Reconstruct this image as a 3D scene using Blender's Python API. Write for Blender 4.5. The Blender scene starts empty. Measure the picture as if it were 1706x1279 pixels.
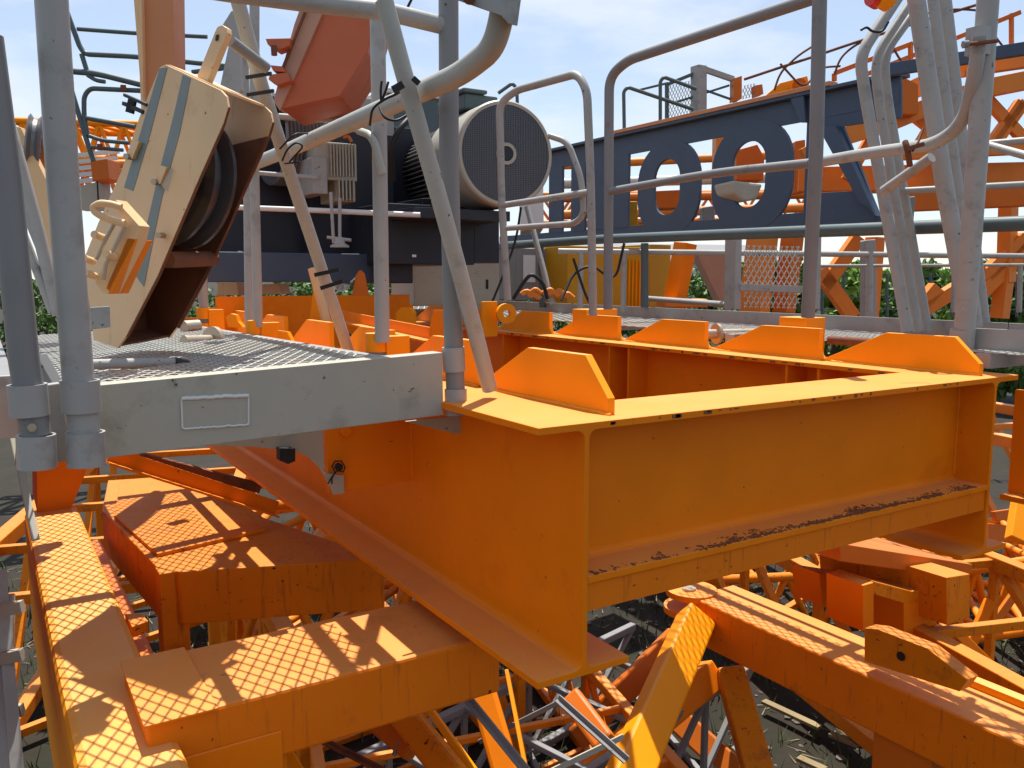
import bpy, math, random
from mathutils import Vector, Matrix
random.seed(7)
R = math.radians
# ------------------------------------------------------------------ camera, sky, sun
F, CX, CY = 1420.0, 853.0, 639.5
PITCH = math.atan(177 / F); YAW = R(31.9); EZ = 2.1
scn = bpy.context.scene
cam_d = bpy.data.cameras.new("camera"); cam = bpy.data.objects.new("camera", cam_d)
scn.collection.objects.link(cam); scn.camera = cam
cam.location = (0, 0, EZ); cam.rotation_euler = (R(90) - PITCH, 0, -YAW)
cam_d.sensor_width = 36; cam_d.lens = 36 * F / 1706; cam_d.clip_start = 0.02; cam_d.clip_end = 3000
SUNV = Vector((0.17, 0.30, 1.0)).normalized()
sun_el = math.asin(SUNV.z); sun_az = math.atan2(SUNV.x, SUNV.y)
w = bpy.data.worlds.new("World"); scn.world = w; w.use_nodes = True
nt = w.node_tree; nt.nodes.clear()
out = nt.nodes.new('ShaderNodeOutputWorld'); bg = nt.nodes.new('ShaderNodeBackground')
sky = nt.nodes.new('ShaderNodeTexSky'); sky.sky_type = 'NISHITA'; sky.sun_disc = False
sky.sun_elevation = sun_el; sky.sun_rotation = sun_az; sky.air_density = 1.0; sky.dust_density = 0.15; sky.ozone_density = 1.5
tc = nt.nodes.new('ShaderNodeTexCoord'); mp = nt.nodes.new('ShaderNodeMapping'); mp.inputs['Scale'].default_value = (1.6, 1.6, 5.0)
nz = nt.nodes.new('ShaderNodeTexNoise'); nz.inputs['Scale'].default_value = 2.1; nz.inputs['Detail'].default_value = 9; nz.inputs['Roughness'].default_value = 0.55
rp = nt.nodes.new('ShaderNodeValToRGB'); rp.color_ramp.elements[0].position = 0.46; rp.color_ramp.elements[1].position = 0.64; rp.color_ramp.elements[0].color = (.42, .42, .42, 1)
mx = nt.nodes.new('ShaderNodeMixRGB'); mx.inputs[2].default_value = (6.0, 6.4, 7.0, 1)
L = nt.links.new
L(tc.outputs['Generated'], mp.inputs['Vector']); L(mp.outputs[0], nz.inputs['Vector']); L(nz.outputs['Fac'], rp.inputs[0])
ml = nt.nodes.new('ShaderNodeMath'); ml.operation = 'MULTIPLY'; ml.inputs[1].default_value = 0.85
L(rp.outputs[0], ml.inputs[0]); L(ml.outputs[0], mx.inputs[0]); L(sky.outputs[0], mx.inputs[1]); L(mx.outputs[0], bg.inputs[0])
bg.inputs[1].default_value = 0.09; L(bg.outputs[0], out.inputs[0])
sd = bpy.data.lights.new("sun", 'SUN'); sd.energy = 5.0; sd.angle = R(0.5); sd.color = (1.0, 0.95, 0.87)
so = bpy.data.objects.new("sun", sd); scn.collection.objects.link(so); so.location = (3, 3, 12)
so.rotation_euler = SUNV.to_track_quat('Z', 'Y').to_euler()
scn.view_settings.view_transform = 'Standard'; scn.view_settings.look = 'None'
scn.view_settings.exposure = 0.75; scn.view_settings.gamma = 1

# ------------------------------------------------------------------ picture -> world helpers (fixed depth / fixed plane)
fx, fy = math.sin(YAW), math.cos(YAW)
def ray(px, py):
    u = (px - CX) / F; v = -(py - CY) / F
    fh = math.cos(PITCH) + v * math.sin(PITCH); z = -math.sin(PITCH) + v * math.cos(PITCH)
    return Vector((u * fy + fh * fx, -u * fx + fh * fy, z)), fh
def D(px, py, d):
    r, fh = ray(px, py); return Vector((0, 0, EZ)) + r * (d / fh)
def PX(px, py, x):
    r, _ = ray(px, py); return Vector((0, 0, EZ)) + r * (x / r.x)
def PY(px, py, y):
    r, _ = ray(px, py); return Vector((0, 0, EZ)) + r * (y / r.y)
def PZ(px, py, z):
    r, _ = ray(px, py); return Vector((0, 0, EZ)) + r * ((z - EZ) / r.z)
V = Vector
# ------------------------------------------------------------------ materials
def mat(name, base, rough=0.5, metal=0.0, var=0.12, stain=None, stain_amt=0.0, stain_scale=9.0, sun_top=None, sun_top_amt=0.0, chips=None, chip_amt=0.0, bump=0.15, nscale=6.0, spec=0.3, streak=0.0):
    m = bpy.data.materials.new(name); m.use_nodes = True
    t = m.node_tree; N = t.nodes.new; K = t.links.new
    b = t.nodes['Principled BSDF']; b.inputs['Roughness'].default_value = rough; b.inputs['Metallic'].default_value = metal
    b.inputs['Specular IOR Level'].default_value = spec
    c = N('ShaderNodeTexCoord'); co = c.outputs['Object']
    n1 = N('ShaderNodeTexNoise'); n1.inputs['Scale'].default_value = nscale; n1.inputs['Detail'].default_value = 6; K(co, n1.inputs['Vector'])
    hs = N('ShaderNodeMixRGB'); hs.blend_type = 'MIX'
    hs.inputs[1].default_value = (*[x * (1 - var) for x in base], 1); hs.inputs[2].default_value = (*[min(1, x * (1 + var)) for x in base], 1)
    K(n1.outputs['Fac'], hs.inputs[0]); col = hs.outputs[0]
    def layer(colr, amt, scale, sharp, stretch=None, det=10):
        nonlocal col
        n = N('ShaderNodeTexNoise'); n.inputs['Scale'].default_value = scale; n.inputs['Detail'].default_value = det; n.inputs['Roughness'].default_value = 0.65
        if stretch:
            mpn = N('ShaderNodeMapping'); mpn.inputs['Scale'].default_value = stretch; K(co, mpn.inputs[0]); K(mpn.outputs[0], n.inputs['Vector'])
        else: K(co, n.inputs['Vector'])
        r = N('ShaderNodeValToRGB'); p = 0.72 - amt * 0.35
        r.color_ramp.elements[0].position = p; r.color_ramp.elements[1].position = min(1, p + sharp); K(n.outputs['Fac'], r.inputs[0])
        mm = N('ShaderNodeMixRGB'); mm.inputs[2].default_value = (*colr, 1); K(r.outputs[0], mm.inputs[0]); K(col, mm.inputs[1]); col = mm.outputs[0]
    if stain: layer(stain, stain_amt, stain_scale, 0.25)
    if streak: layer(stain or (0.1, 0.05, 0.02), streak, 4.0, 0.2, (9, 9, 0.8))
    if chips: layer(chips, chip_amt, 38.0, 0.02)
    if sun_top:  # sunlit glare of upward faces mixed into the base colour
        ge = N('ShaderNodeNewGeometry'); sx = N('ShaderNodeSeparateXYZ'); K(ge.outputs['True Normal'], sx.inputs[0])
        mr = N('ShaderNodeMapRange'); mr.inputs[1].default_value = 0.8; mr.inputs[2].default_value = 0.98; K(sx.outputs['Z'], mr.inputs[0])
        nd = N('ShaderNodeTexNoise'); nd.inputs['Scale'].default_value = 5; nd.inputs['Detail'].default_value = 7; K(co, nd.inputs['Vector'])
        mr2 = N('ShaderNodeMapRange'); mr2.inputs[1].default_value = 0.3; mr2.inputs[2].default_value = 0.7; mr2.inputs[3].default_value = sun_top_amt * 0.7; mr2.inputs[4].default_value = sun_top_amt; K(nd.outputs['Fac'], mr2.inputs[0])
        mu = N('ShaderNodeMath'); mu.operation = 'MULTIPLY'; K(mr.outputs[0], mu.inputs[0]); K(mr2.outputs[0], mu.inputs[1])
        md = N('ShaderNodeMixRGB'); md.inputs[2].default_value = (*sun_top, 1); K(mu.outputs[0], md.inputs[0]); K(col, md.inputs[1]); col = md.outputs[0]
    K(col, b.inputs['Base Color'])
    r2 = N('ShaderNodeMapRange'); r2.inputs[3].default_value = max(0.05, rough - 0.12); r2.inputs[4].default_value = min(1, rough + 0.15)
    n3 = N('ShaderNodeTexNoise'); n3.inputs['Scale'].default_value = 14; n3.inputs['Detail'].default_value = 8; K(co, n3.inputs['Vector']); K(n3.outputs['Fac'], r2.inputs[0]); K(r2.outputs[0], b.inputs['Roughness'])
    if bump:
        bp = N('ShaderNodeBump'); bp.inputs['Strength'].default_value = bump; bp.inputs['Distance'].default_value = 0.003
        K(n3.outputs['Fac'], bp.inputs['Height']); K(bp.outputs[0], b.inputs['Normal'])
    return m
OR = (0.76, 0.195, 0.002)
SUNTOP = dict(sun_top=(0.62, 0.34, 0.13), sun_top_amt=0.5)  # peach sunlit tone of the tops, put into the paint colour
M = dict(
 orange=mat('orange_paint', OR, 0.5, spec=0.16, stain=(0.50, 0.10, 0.003), stain_amt=0.4, stain_scale=2.6, chips=(0.14, 0.035, 0.015), chip_amt=0.10, streak=0.2, **SUNTOP),
 yellow=mat('yellow_paint', (0.82, 0.27, 0.001), 0.5, spec=0.2, stain=(0.48, 0.13, 0.01), stain_amt=0.12, chips=(0.10, 0.03, 0.02), chip_amt=0.03, sun_top=(0.62, 0.42, 0.22), sun_top_amt=0.5),
 worn=mat('worn_orange_paint', (0.66, 0.19, 0.002), 0.55, spec=0.2, stain=(0.20, 0.05, 0.02), stain_amt=0.45, chips=(0.07, 0.025, 0.02), chip_amt=0.24, streak=0.42, sun_top=(0.40, 0.19, 0.07), sun_top_amt=0.45),
 redor=mat('red_orange_paint', (0.54, 0.125, 0.006), 0.5, stain=(0.28, 0.04, 0.015), stain_amt=0.25, sun_top=(0.45, 0.2, 0.08), sun_top_amt=0.3),
 farorange=mat('faded_orange_paint', (0.68, 0.20, 0.022), 0.5, stain=(0.45, 0.09, 0.02), stain_amt=0.25, sun_top=(0.62, 0.36, 0.20), sun_top_amt=0.5),
 rust=mat('rusty_steel', (0.16, 0.06, 0.03), 0.8, stain=(0.06, 0.025, 0.02), stain_amt=0.6),
 grey=mat('grey_paint', (0.325, 0.32, 0.305), 0.42, stain=(0.17, 0.165, 0.155), stain_amt=0.5, stain_scale=12, chips=(0.06, 0.055, 0.05), chip_amt=0.17, nscale=10),
 greyl=mat('light_grey_paint', (0.375, 0.355, 0.295), 0.5, stain=(0.23, 0.215, 0.17), stain_amt=0.5, chips=(0.06, 0.055, 0.05), chip_amt=0.15, nscale=9),
 greyd=mat('shabby_grey_paint', (0.20, 0.20, 0.20), 0.45, stain=(0.10, 0.10, 0.10), stain_amt=0.4, chips=(0.05, 0.04, 0.035), chip_amt=0.14),
 teal=mat('dark_green_grey_paint', (0.075, 0.105, 0.11), 0.45),
 cream=mat('cream_paint', (0.66, 0.44, 0.235), 0.5, stain=(0.42, 0.26, 0.11), stain_amt=0.42, stain_scale=5, chips=(0.12, 0.06, 0.035), chip_amt=0.15, streak=0.35),
 stripe=mat('grey_green_stripe', (0.18, 0.215, 0.205), 0.5),
 navy=mat('navy_paint', (0.052, 0.076, 0.120), 0.45, stain=(0.022, 0.03, 0.05), stain_amt=0.3),
 dark=mat('dark_machine_paint', (0.022, 0.024, 0.034), 0.4, stain=(0.04, 0.04, 0.045), stain_amt=0.3),
 black=mat('black_rubber', (0.012, 0.012, 0.013), 0.5),
 steel=mat('bare_steel', (0.45, 0.37, 0.28), 0.4, metal=0.7, stain=(0.2, 0.12, 0.07), stain_amt=0.25),
 rope=mat('sheave_steel', (0.15, 0.145, 0.15), 0.4, metal=0.3),
 cowl=mat('cream_grey_cowl', (0.36, 0.34, 0.285), 0.45, stain=(0.30, 0.20, 0.10), stain_amt=0.2),
 white=mat('white_panel', (0.62, 0.62, 0.60), 0.5),
 panel=mat('ochre_panel', (0.50, 0.25, 0.006), 0.45),
 galv=mat('galvanised_mesh', (0.45, 0.47, 0.44), 0.45, metal=0.2),
 red=mat('red_lamp', (0.6, 0.03, 0.02), 0.25),
 leaf=mat('leaf_green', (0.17, 0.29, 0.04), 0.6, var=0.4, bump=0, nscale=1.2),
 leafd=mat('leaf_dark_green', (0.09, 0.16, 0.035), 0.6, var=0.4, bump=0, nscale=1.2),
 bark=mat('bark', (0.10, 0.07, 0.045), 0.9),
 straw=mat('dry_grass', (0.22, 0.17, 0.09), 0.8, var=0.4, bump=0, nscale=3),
 grass=mat('grass_green', (0.05, 0.075, 0.02), 0.8, var=0.4, bump=0, nscale=3),
 soil=mat('soil', (0.020, 0.015, 0.010), 0.98, var=0.6, stain=(0.012, 0.016, 0.006), stain_amt=0.7, stain_scale=1.5, bump=0.8, nscale=2.5),  # near-black: shade under the stacked steel put into the ground colour
 primer=mat('dull_primer', (0.42, 0.24, 0.17), 0.55, stain=(0.3, 0.14, 0.09), stain_amt=0.3),
 muted=mat('muted_orange', (0.50, 0.21, 0.09), 0.5, stain=(0.4, 0.14, 0.06), stain_amt=0.2),
 grimy=mat('grimy_orange_paint', (0.72, 0.17, 0.002), 0.55, spec=0.2, stain=(0.26, 0.07, 0.015), stain_amt=0.36, stain_scale=7, chips=(0.08, 0.025, 0.015), chip_amt=0.17, streak=0.42, **SUNTOP),
 greyn=mat('weathered_grey_tube', (0.36, 0.36, 0.33), 0.45, stain=(0.20, 0.195, 0.17), stain_amt=0.45, stain_scale=12, chips=(0.06, 0.05, 0.04), chip_amt=0.16),
 stone=mat('dull_stone', (0.11, 0.095, 0.075), 0.9, var=0.4, nscale=2),
 redm=mat('sun_bleached_red', (0.44, 0.115, 0.05), 0.5, stain=(0.30, 0.06, 0.03), stain_amt=0.45, stain_scale=3),
 grease=mat('greasy_steel', (0.055, 0.052, 0.058), 0.32, metal=0.3, stain=(0.14, 0.13, 0.12), stain_amt=0.4),
 grille=mat('fan_grille_paint', (0.10, 0.11, 0.13), 0.45),
 crust=mat('flaking_rust', (0.20, 0.075, 0.03), 0.9, stain=(0.08, 0.03, 0.02), stain_amt=0.5, stain_scale=60),
 container=mat('container_paint', (0.10, 0.06, 0.045), 0.6, stain=(0.06, 0.03, 0.02), stain_amt=0.4),
)
# ------------------------------------------------------------------ mesh builder
class MB:
    def __init__(s): s.v = []; s.f = []; s.sm = []
    def face(s, idx, smooth=False): s.f.append(idx); s.sm.append(smooth)
    def prism(s, poly, vec):
        """closed solid from a 3D polygon extruded by vec"""
        poly = [V(p) for p in poly]; vec = V(vec); n = len(poly); b = len(s.v)
        nn = V((0, 0, 0))
        for i in range(n): nn += poly[i].cross(poly[(i + 1) % n])
        s.v += poly + [p + vec for p in poly]
        flip = nn.dot(vec) > 0
        a = list(range(b, b + n)); c = list(range(b + n, b + 2 * n))
        s.face(a[::-1] if flip else a); s.face(c if flip else c[::-1])
        for i in range(n):
            j = (i + 1) % n
            q = [a[i], a[j], c[j], c[i]]; s.face(q if flip else q[::-1])
        return s
    def box(s, lo, hi):
        x0, y0, z0 = lo; x1, y1, z1 = hi
        return s.prism([(x0, y0, z0), (x1, y0, z0), (x1, y1, z0), (x0, y1, z0)], (0, 0, z1 - z0))
    def bar(s, p0, p1, w, h, up=(0, 0, 1)):
        p0 = V(p0); p1 = V(p1); d = (p1 - p0); ax = d.normalized(); up = V(up)
        if abs(ax.dot(up.normalized())) > 0.97: up = V((1, 0, 0))
        sx = ax.cross(up).normalized() * (w / 2); uz = sx.cross(ax).normalized() * (h / 2)
        return s.prism([p0 - sx - uz, p0 + sx - uz, p0 + sx + uz, p0 - sx + uz], d)
    def angle(s, p0, p1, w, t=0.006, up=(0, 0, 1)):
        p0 = V(p0); p1 = V(p1); d = p1 - p0; ax = d.normalized(); up = V(up)
        if abs(ax.dot(up.normalized())) > 0.97: up = V((1, 0, 0))
        a = ax.cross(up).normalized(); b = a.cross(ax).normalized()
        return s.prism([p0, p0 + a * w, p0 + a * w + b * t, p0 + a * t + b * t, p0 + a * t + b * w, p0 + b * w], d)
    def tube(s, pts, r, seg=14, bend=0.0, caps=True, r1=None):
        pts = [V(p) for p in pts]
        if bend > 0 and len(pts) > 2:
            q = [pts[0]]
            for i in range(1, len(pts) - 1):
                a, b, c = pts[i - 1], pts[i], pts[i + 1]
                l1 = (a - b).length; l2 = (c - b).length; t = min(bend, l1 * 0.49, l2 * 0.49)
                p = b + (a - b) / l1 * t; e = b + (c - b) / l2 * t
                for k in range(9):
                    u = k / 8; q.append(p * (1 - u) ** 2 + b * 2 * u * (1 - u) + e * u * u)
            q.append(pts[-1]); pts = q
        n = len(pts); rings = []
        t0 = (pts[1] - pts[0]).normalized()
        ref = V((0, 0, 1)) if abs(t0.z) < 0.9 else V((1, 0, 0))
        nx = t0.cross(ref).normalized()
        for i in range(n):
            if i == 0: t = t0
            elif i == n - 1: t = (pts[-1] - pts[-2]).normalized()
            else: t = ((pts[i + 1] - pts[i]).normalized() + (pts[i] - pts[i - 1]).normalized()).normalized()
            nx = (nx - t * nx.dot(t)).normalized(); ny = t.cross(nx)
            rr = r if r1 is None else r + (r1 - r) * i / (n - 1)
            b = len(s.v); rings.append(b)
            for k in range(seg):
                a = 2 * math.pi * k / seg; s.v.append(pts[i] + nx * (math.cos(a) * rr) + ny * (math.sin(a) * rr))
        for i in range(n - 1):
            for k in range(seg):
                a, b = rings[i], rings[i + 1]; k2 = (k + 1) % seg
                s.face([a + k, a + k2, b + k2, b + k], True)
        if caps:
            for (ri, rev) in ((rings[0], True), (rings[-1], False)):
                b = len(s.v); s.v += [s.v[ri + k].copy() for k in range(seg)]
                idx = list(range(b, b + seg)); s.face(idx[::-1] if rev else idx)
        return s
    def lathe(s, c, ax, prof, seg=40, a0=0, a1=2 * math.pi):
        """prof: list of (distance along axis, radius); sharp profile"""
        c = V(c); ax = V(ax).normalized(); ref = V((0, 0, 1)) if abs(ax.z) < 0.9 else V((1, 0, 0))
        nx = ax.cross(ref).normalized(); ny = ax.cross(nx)
        for i in range(len(prof) - 1):
            b = len(s.v)
            for (h, r) in (prof[i], prof[i + 1]):
                for k in range(seg):
                    a = 2 * math.pi * k / seg; s.v.append(c + ax * h + nx * (math.cos(a) * r) + ny * (math.sin(a) * r))
            for k in range(seg):
                k2 = (k + 1) % seg; s.face([b + k, b + seg + k, b + seg + k2, b + k2], True)
        return s
    def build(s, name, m, parent=None, label=None, bevel=0.0, kind=None):
        base = V(parent['_b']) if parent is not None and '_b' in parent else V((0, 0, 0))
        own = V((0, 0, 0))
        if parent is None:
            xs = [p.x for p in s.v]; ys = [p.y for p in s.v]; zs = [p.z for p in s.v]
            own = V(((min(xs) + max(xs)) / 2, (min(ys) + max(ys)) / 2, min(zs))); base = own
        me = bpy.data.meshes.new(name); me.from_pydata([tuple(p - base) for p in s.v], [], s.f); me.update()
        me.polygons.foreach_set('use_smooth', s.sm)
        me.materials.append(M[m] if isinstance(m, str) else m)
        o = bpy.data.objects.new(name, me); scn.collection.objects.link(o)
        if parent is not None: o.parent = parent
        o.location = own if parent is None else (0, 0, 0)
        if parent is not None: o['_b'] = tuple(base)
        if label: o['label'] = label
        if kind: o['kind'] = kind
        if bevel:
            bv = o.modifiers.new('bevel', 'BEVEL'); bv.width = bevel; bv.segments = 2; bv.limit_method = 'ANGLE'; bv.angle_limit = R(35)
        return o
def tag(o, label=None, cat=None, group=None, kind=None):
    for k, v in (('label', label), ('category', cat), ('group', group), ('kind', kind)):
        if v: o[k] = v
    return o
def thing(name, base, label, cat, group=None):
    o = bpy.data.objects.new(name, None); scn.collection.objects.link(o); o.empty_display_size = 0.1
    o.location = V(base); o['_b'] = tuple(V(base)); return tag(o, label, cat, group)

def ibeam(mb, axis, c, a0, a1, z0, z1, fw, tf, tw, fil=0.012):
    """I section; axis 'x' or 'y', c = web centre coordinate across the axis"""
    h = fw / 2; t = tw / 2
    half = [(h, z0), (h, z0 + tf)]
    half += [(t + fil - fil * math.sin(k * math.pi / 8), z0 + tf + fil - fil * math.cos(k * math.pi / 8)) for k in range(5)]
    half += [(t + fil - fil * math.cos(k * math.pi / 8), z1 - tf - fil + fil * math.sin(k * math.pi / 8)) for k in range(5)]
    half += [(h, z1 - tf), (h, z1)]
    prof = half + [(-x, z) for (x, z) in reversed(half)]
    if axis == 'y': mb.prism([(c + x, a0, z) for x, z in prof], (0, a1 - a0, 0))
    else: mb.prism([(a0, c + x, z) for x, z in prof], (a1 - a0, 0, 0))
    return mb
def exmesh(mb, o, u, v, cu, cv, wd=0.004, th=0.003):
    """expanded metal: diamonds cu long along u, cv wide along v"""
    o = V(o); U = V(u); W = V(v); lu = U.length; lv = W.length; U.normalize(); W.normalize(); n = U.cross(W).normalized()
    nu = int(lu / cu); nv = int(lv / cv)
    for i in range(nu * 2):
        for j in range(nv * 2):
            if (i + j) % 2: continue
            x0 = i * cu / 2; y0 = j * cv / 2
            for (x1, y1, xa, ya) in ((x0 + cu / 2, y0 + cv / 2, x0, y0), (x0 + cu / 2, y0, x0, y0 + cv / 2)):
                a = o + U * xa + W * ya; b = o + U * x1 + W * y1
                d = (b - a).normalized(); s_ = d.cross(n).normalized() * (wd / 2); k = len(mb.v)
                t = n * th
                mb.v += [a - s_, a + s_, b + s_, b - s_, a - s_ + t * 0.4, a + s_ + t, b + s_ + t, b - s_ + t * 0.4]
                for q in ((0, 3, 2, 1), (4, 5, 6, 7), (0, 1, 5, 4), (1, 2, 6, 5), (2, 3, 7, 6), (3, 0, 4, 7)): mb.face([k + z for z in q])
    return mb

# ================================================================== GROUND
GZ = -0.6
g = MB(); N_ = 60
def hgt(x, y): return 0.03 * math.sin(x * 1.7) * math.cos(y * 1.3)
xs = [-1500, -300, -80, -30] + [-14 + i * 0.7 for i in range(60)] + [40, 80, 300, 1500]
ys = [-1500, -300, -80, -30] + [-14 + i * 0.7 for i in range(60)] + [40, 80, 300, 1500]
for x in xs:
    for y in ys: g.v.append(V((x, y, GZ + (hgt(x, y) if abs(x) < 29 and abs(y) < 29 else 0))))
n_ = len(ys)
for i in range(len(xs) - 1):
    for j in range(n_ - 1): g.face([i * n_ + j, (i + 1) * n_ + j, (i + 1) * n_ + j + 1, i * n_ + j + 1], True)
o = g.build('ground', 'soil', kind='structure')

# ================================================================== COUNTER-JIB FRAME (orange)
ZT, ZB = 1.80, 1.245
NW, FWX = 1.06, 2.61; YE = 1.405; YF = 9.2; FLW = 0.245
fr = thing('crane_frame', (1.8, 1.4, ZB), 'large orange welded I-beam frame with sawtooth cradle plates on top, filling the foreground', 'crane frame')
ibeam(MB(), 'y', NW, YE, YF, ZB, ZT, FLW, 0.016, 0.012, 0.02).build('near_beam', 'orange', fr, bevel=0.0015)
ibeam(MB(), 'y', FWX, YE, YF, ZB, ZT, FLW, 0.016, 0.012, 0.02).build('far_beam', 'orange', fr, bevel=0.0015)
cb = MB(); x0_, x1_ = NW + 0.0065, FWX - 0.0065; fr_ = .016
pr = [(1.405, 1.45), (1.64, 1.45), (1.64, 1.466)] + [(1.5285 + fr_ - fr_ * math.sin(k * math.pi / 8), 1.466 + fr_ - fr_ * math.cos(k * math.pi / 8)) for k in range(5)] + [(1.5285, ZT - .0165), (1.5165, ZT - .0165)] + [(1.5165 - fr_ + fr_ * math.cos(k * math.pi / 8), 1.466 + fr_ - fr_ * math.sin(k * math.pi / 8)) for k in range(5)] + [(1.405, 1.466)]
cb.prism([(x0_, a, b) for a, b in pr], (x1_ - x0_, 0, 0)); cb.box((NW + FLW / 2, 1.405, ZT - .016), (FWX - FLW / 2, 1.64, ZT))
cb.build('cross_beam', 'orange', fr, bevel=0.0015)
# web continues between the flanges up to the long webs
def P1(nm, lo, hi, mm='orange'): MB().box(lo, hi).build(nm, mm, fr)
m = MB(); m.box((NW + 0.007, 1.412, 1.385), (FWX - 0.008, 1.424, 1.4495)); m.build('edge_plate', 'grimy', fr, bevel=0.001, label='rust-streaked orange plate under the cross beam')
# rust crust on lower cross flange
m = MB(); rr = random.Random(3)
cl_ = [(rr.random(), .01 + .05 * rr.random() ** 2) for _ in range(26)]
for i in range(1500):
    c_, w_ = cl_[int(rr.random() * len(cl_))]; t = min(1, max(0, c_ + rr.gauss(0, w_))); x = NW + 0.03 + t * (FWX - NW - 0.1); y = 1.407 + abs(rr.gauss(0, 0.008 + .016 * math.sin(c_ * 37) ** 2))
    s_ = 0.0006 + rr.random() ** 2 * 0.0028; a = rr.random() * 3; l = s_ * (1 + 2 * rr.random())
    dx, dy = math.cos(a) * l, math.sin(a) * l
    m.prism([(x - dx, y - dy, 1.4662), (x + dy * .5, y - dx * .5, 1.4662), (x + dx, y + dy, 1.4662), (x - dy * .5, y + dx * .5, 1.4662)], (0, 0, 0.001 + 0.0012 * rr.random()))
o = m.build('rust_crust', 'crust', fr); o['kind'] = 'stuff'
# other cross members further back
for (y, zt, zb, x0, x1) in ((4.7, 2.0, 1.55, 1.068, 2.2), (7.2, 1.78, 1.4, 1.068, 2.6)):
    MB().box((x0, y, zb), (x1, y + 0.012, zt)).build('rear_cross_plate', 'orange', fr, bevel=0.0015)
# web stiffeners inside the far beam, facing camera
for y in (1.96, 2.1, 3.0, 3.14, 4.1):
    MB().box((FWX - 0.115, y, ZB + 0.017), (FWX - 0.0065, y + 0.01, ZT - 0.017)).build('stiffener', 'orange', fr)
# sawtooth cradle plates
pitch_ = 0.585
def tooth(x, y, th, mname='yellow', h=0.115, first=False, z=ZT):
    # y = position of vertical (near) face, tooth runs away in +Y
    if first:
        prof = [(y, 0), (y, 0.036), (y + 0.085, h), (y + 0.325, h), (y + 0.56, 0.012), (y + 0.575, 0.0)]
    else:
        prof = [(y - 0.022, 0), (y - 0.020, 0.006), (y - 0.008, 0.018), (y, 0.036), (y, h), (y + 0.27, h), (y + 0.53, 0.008), (y + 0.55, 0.0)]
    return MB().prism([(x, a, z + 0.0005 + b) for a, b in prof], (th, 0, 0)).build('tooth_plate', mname, fr, bevel=0.0012)
for k in range(8):
    yy = 1.468 + k * .582 if k else 1.455
    tooth(2.60, yy, 0.022, first=(k == 0))
for k in range(7):
    tooth(1.158, 1.462 + k * pitch_, 0.020, first=(k == 0), h=0.126)
# weld beads under far teeth: dark chipped edge strip
m = MB(); rr = random.Random(5)
for i in range(60):
    y = 1.5 + rr.random() * 3.6; l = 0.004 + rr.random() * 0.022
    m.box((FWX - FLW / 2 - 0.0012, y, ZT - 0.013 + rr.random() * 0.004), (FWX - FLW / 2 + 0.002, y + l, ZT - 0.003 - rr.random() * 0.003))
o = m.build('edge_rust', 'crust', fr); o['kind'] = 'stuff'
# scuffs on the front edge
m = MB()
for i in range(22):
    x = 1.12 + rr.random() ** 1.6 * 1.3; l = 0.004 + rr.random() * (0.05 if i < 8 and x < 1.4 else 0.012)
    m.box((x, YE - 0.0010, ZT - 0.012 + rr.random() * 0.006), (x + l, YE + 0.002, ZT - 0.001 - rr.random() * 0.003))
m.build('edge_scuff', 'crust', fr)['kind'] = 'stuff'
# hanging lug plate on near beam
m = MB(); m.box((0.795, 2.25, 1.505), (NW - 0.0065, 2.262, ZT - 0.0165)); m.build('hanger_plate', 'orange', fr, bevel=0.001)
c0 = PY(578, 718, 2.235); MB().lathe(c0 + V((0, 0.014, 0)), (0, -1, 0), [(0, 0.0165), (0.012, 0.0165), (0.014, 0.013), (0.014, 0)], 24).build('pin_boss', 'orange', fr)
# post sockets on the near beam (outer side) and on the far beam
def socket(px, py, dep, r=0.032, h=0.13):
    b = D(px, py, dep); 
    m = MB(); m.tube([(b.x, b.y, b.z), (b.x, b.y, b.z + h)], r, 24); o = m.build('post_socket', 'yellow', fr)
    MB().tube([(b.x, b.y, b.z + h * 0.42), (b.x, b.y, b.z + h * 0.58)], r + 0.0015, 24).build('socket_gap', 'rope', o)
    MB().box((b.x + r * 0.6, b.y - 0.03, b.z + 0.001), (b.x + r * 0.6 + 0.075, b.y + 0.012, b.z + h * 0.93)).build('socket_block', 'yellow', o, bevel=0.0015)
    return b
s1 = socket(425, 588, 3.38); s2 = socket(628, 628, 2.5); s3 = socket(340, 556, 4.25)
s4 = D(985, 541, 4.45); MB().box((s4.x - .1, s4.y - .09, ZT + .002), (s4.x + .1, s4.y + .03, ZT + .14)).build('post_socket', 'yellow', fr, bevel=.002)
for (px, x_) in ((1332, 2.69), ):
    q = PX(px, 545, x_); MB().box((q.x - .06, q.y - .08, ZT + .001), (q.x + .05, q.y + .05, ZT + .15)).build('post_socket', 'yellow', fr, bevel=.002)
# eye lugs
def ring_plate(name, c, ax, r, ri, t, mname, parent):
    MB().lathe(V(c) - V(ax).normalized() * t / 2, ax, [(0, ri), (0, r), (t, r), (t, ri), (0, ri)], 32).build(name, mname, parent)
ring_plate('eye_lug', D(843, 522, 4.1), (0.25, 1, 0), 0.048, 0.018, 0.03, 'yellow', fr)
q = D(820, 540, 4.12); MB().box((q.x - .05, q.y, q.z - .06), (q.x + .03, q.y + .02, q.z + .11)).build('eye_lug_base', 'yellow', fr, bevel=.002)
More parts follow.
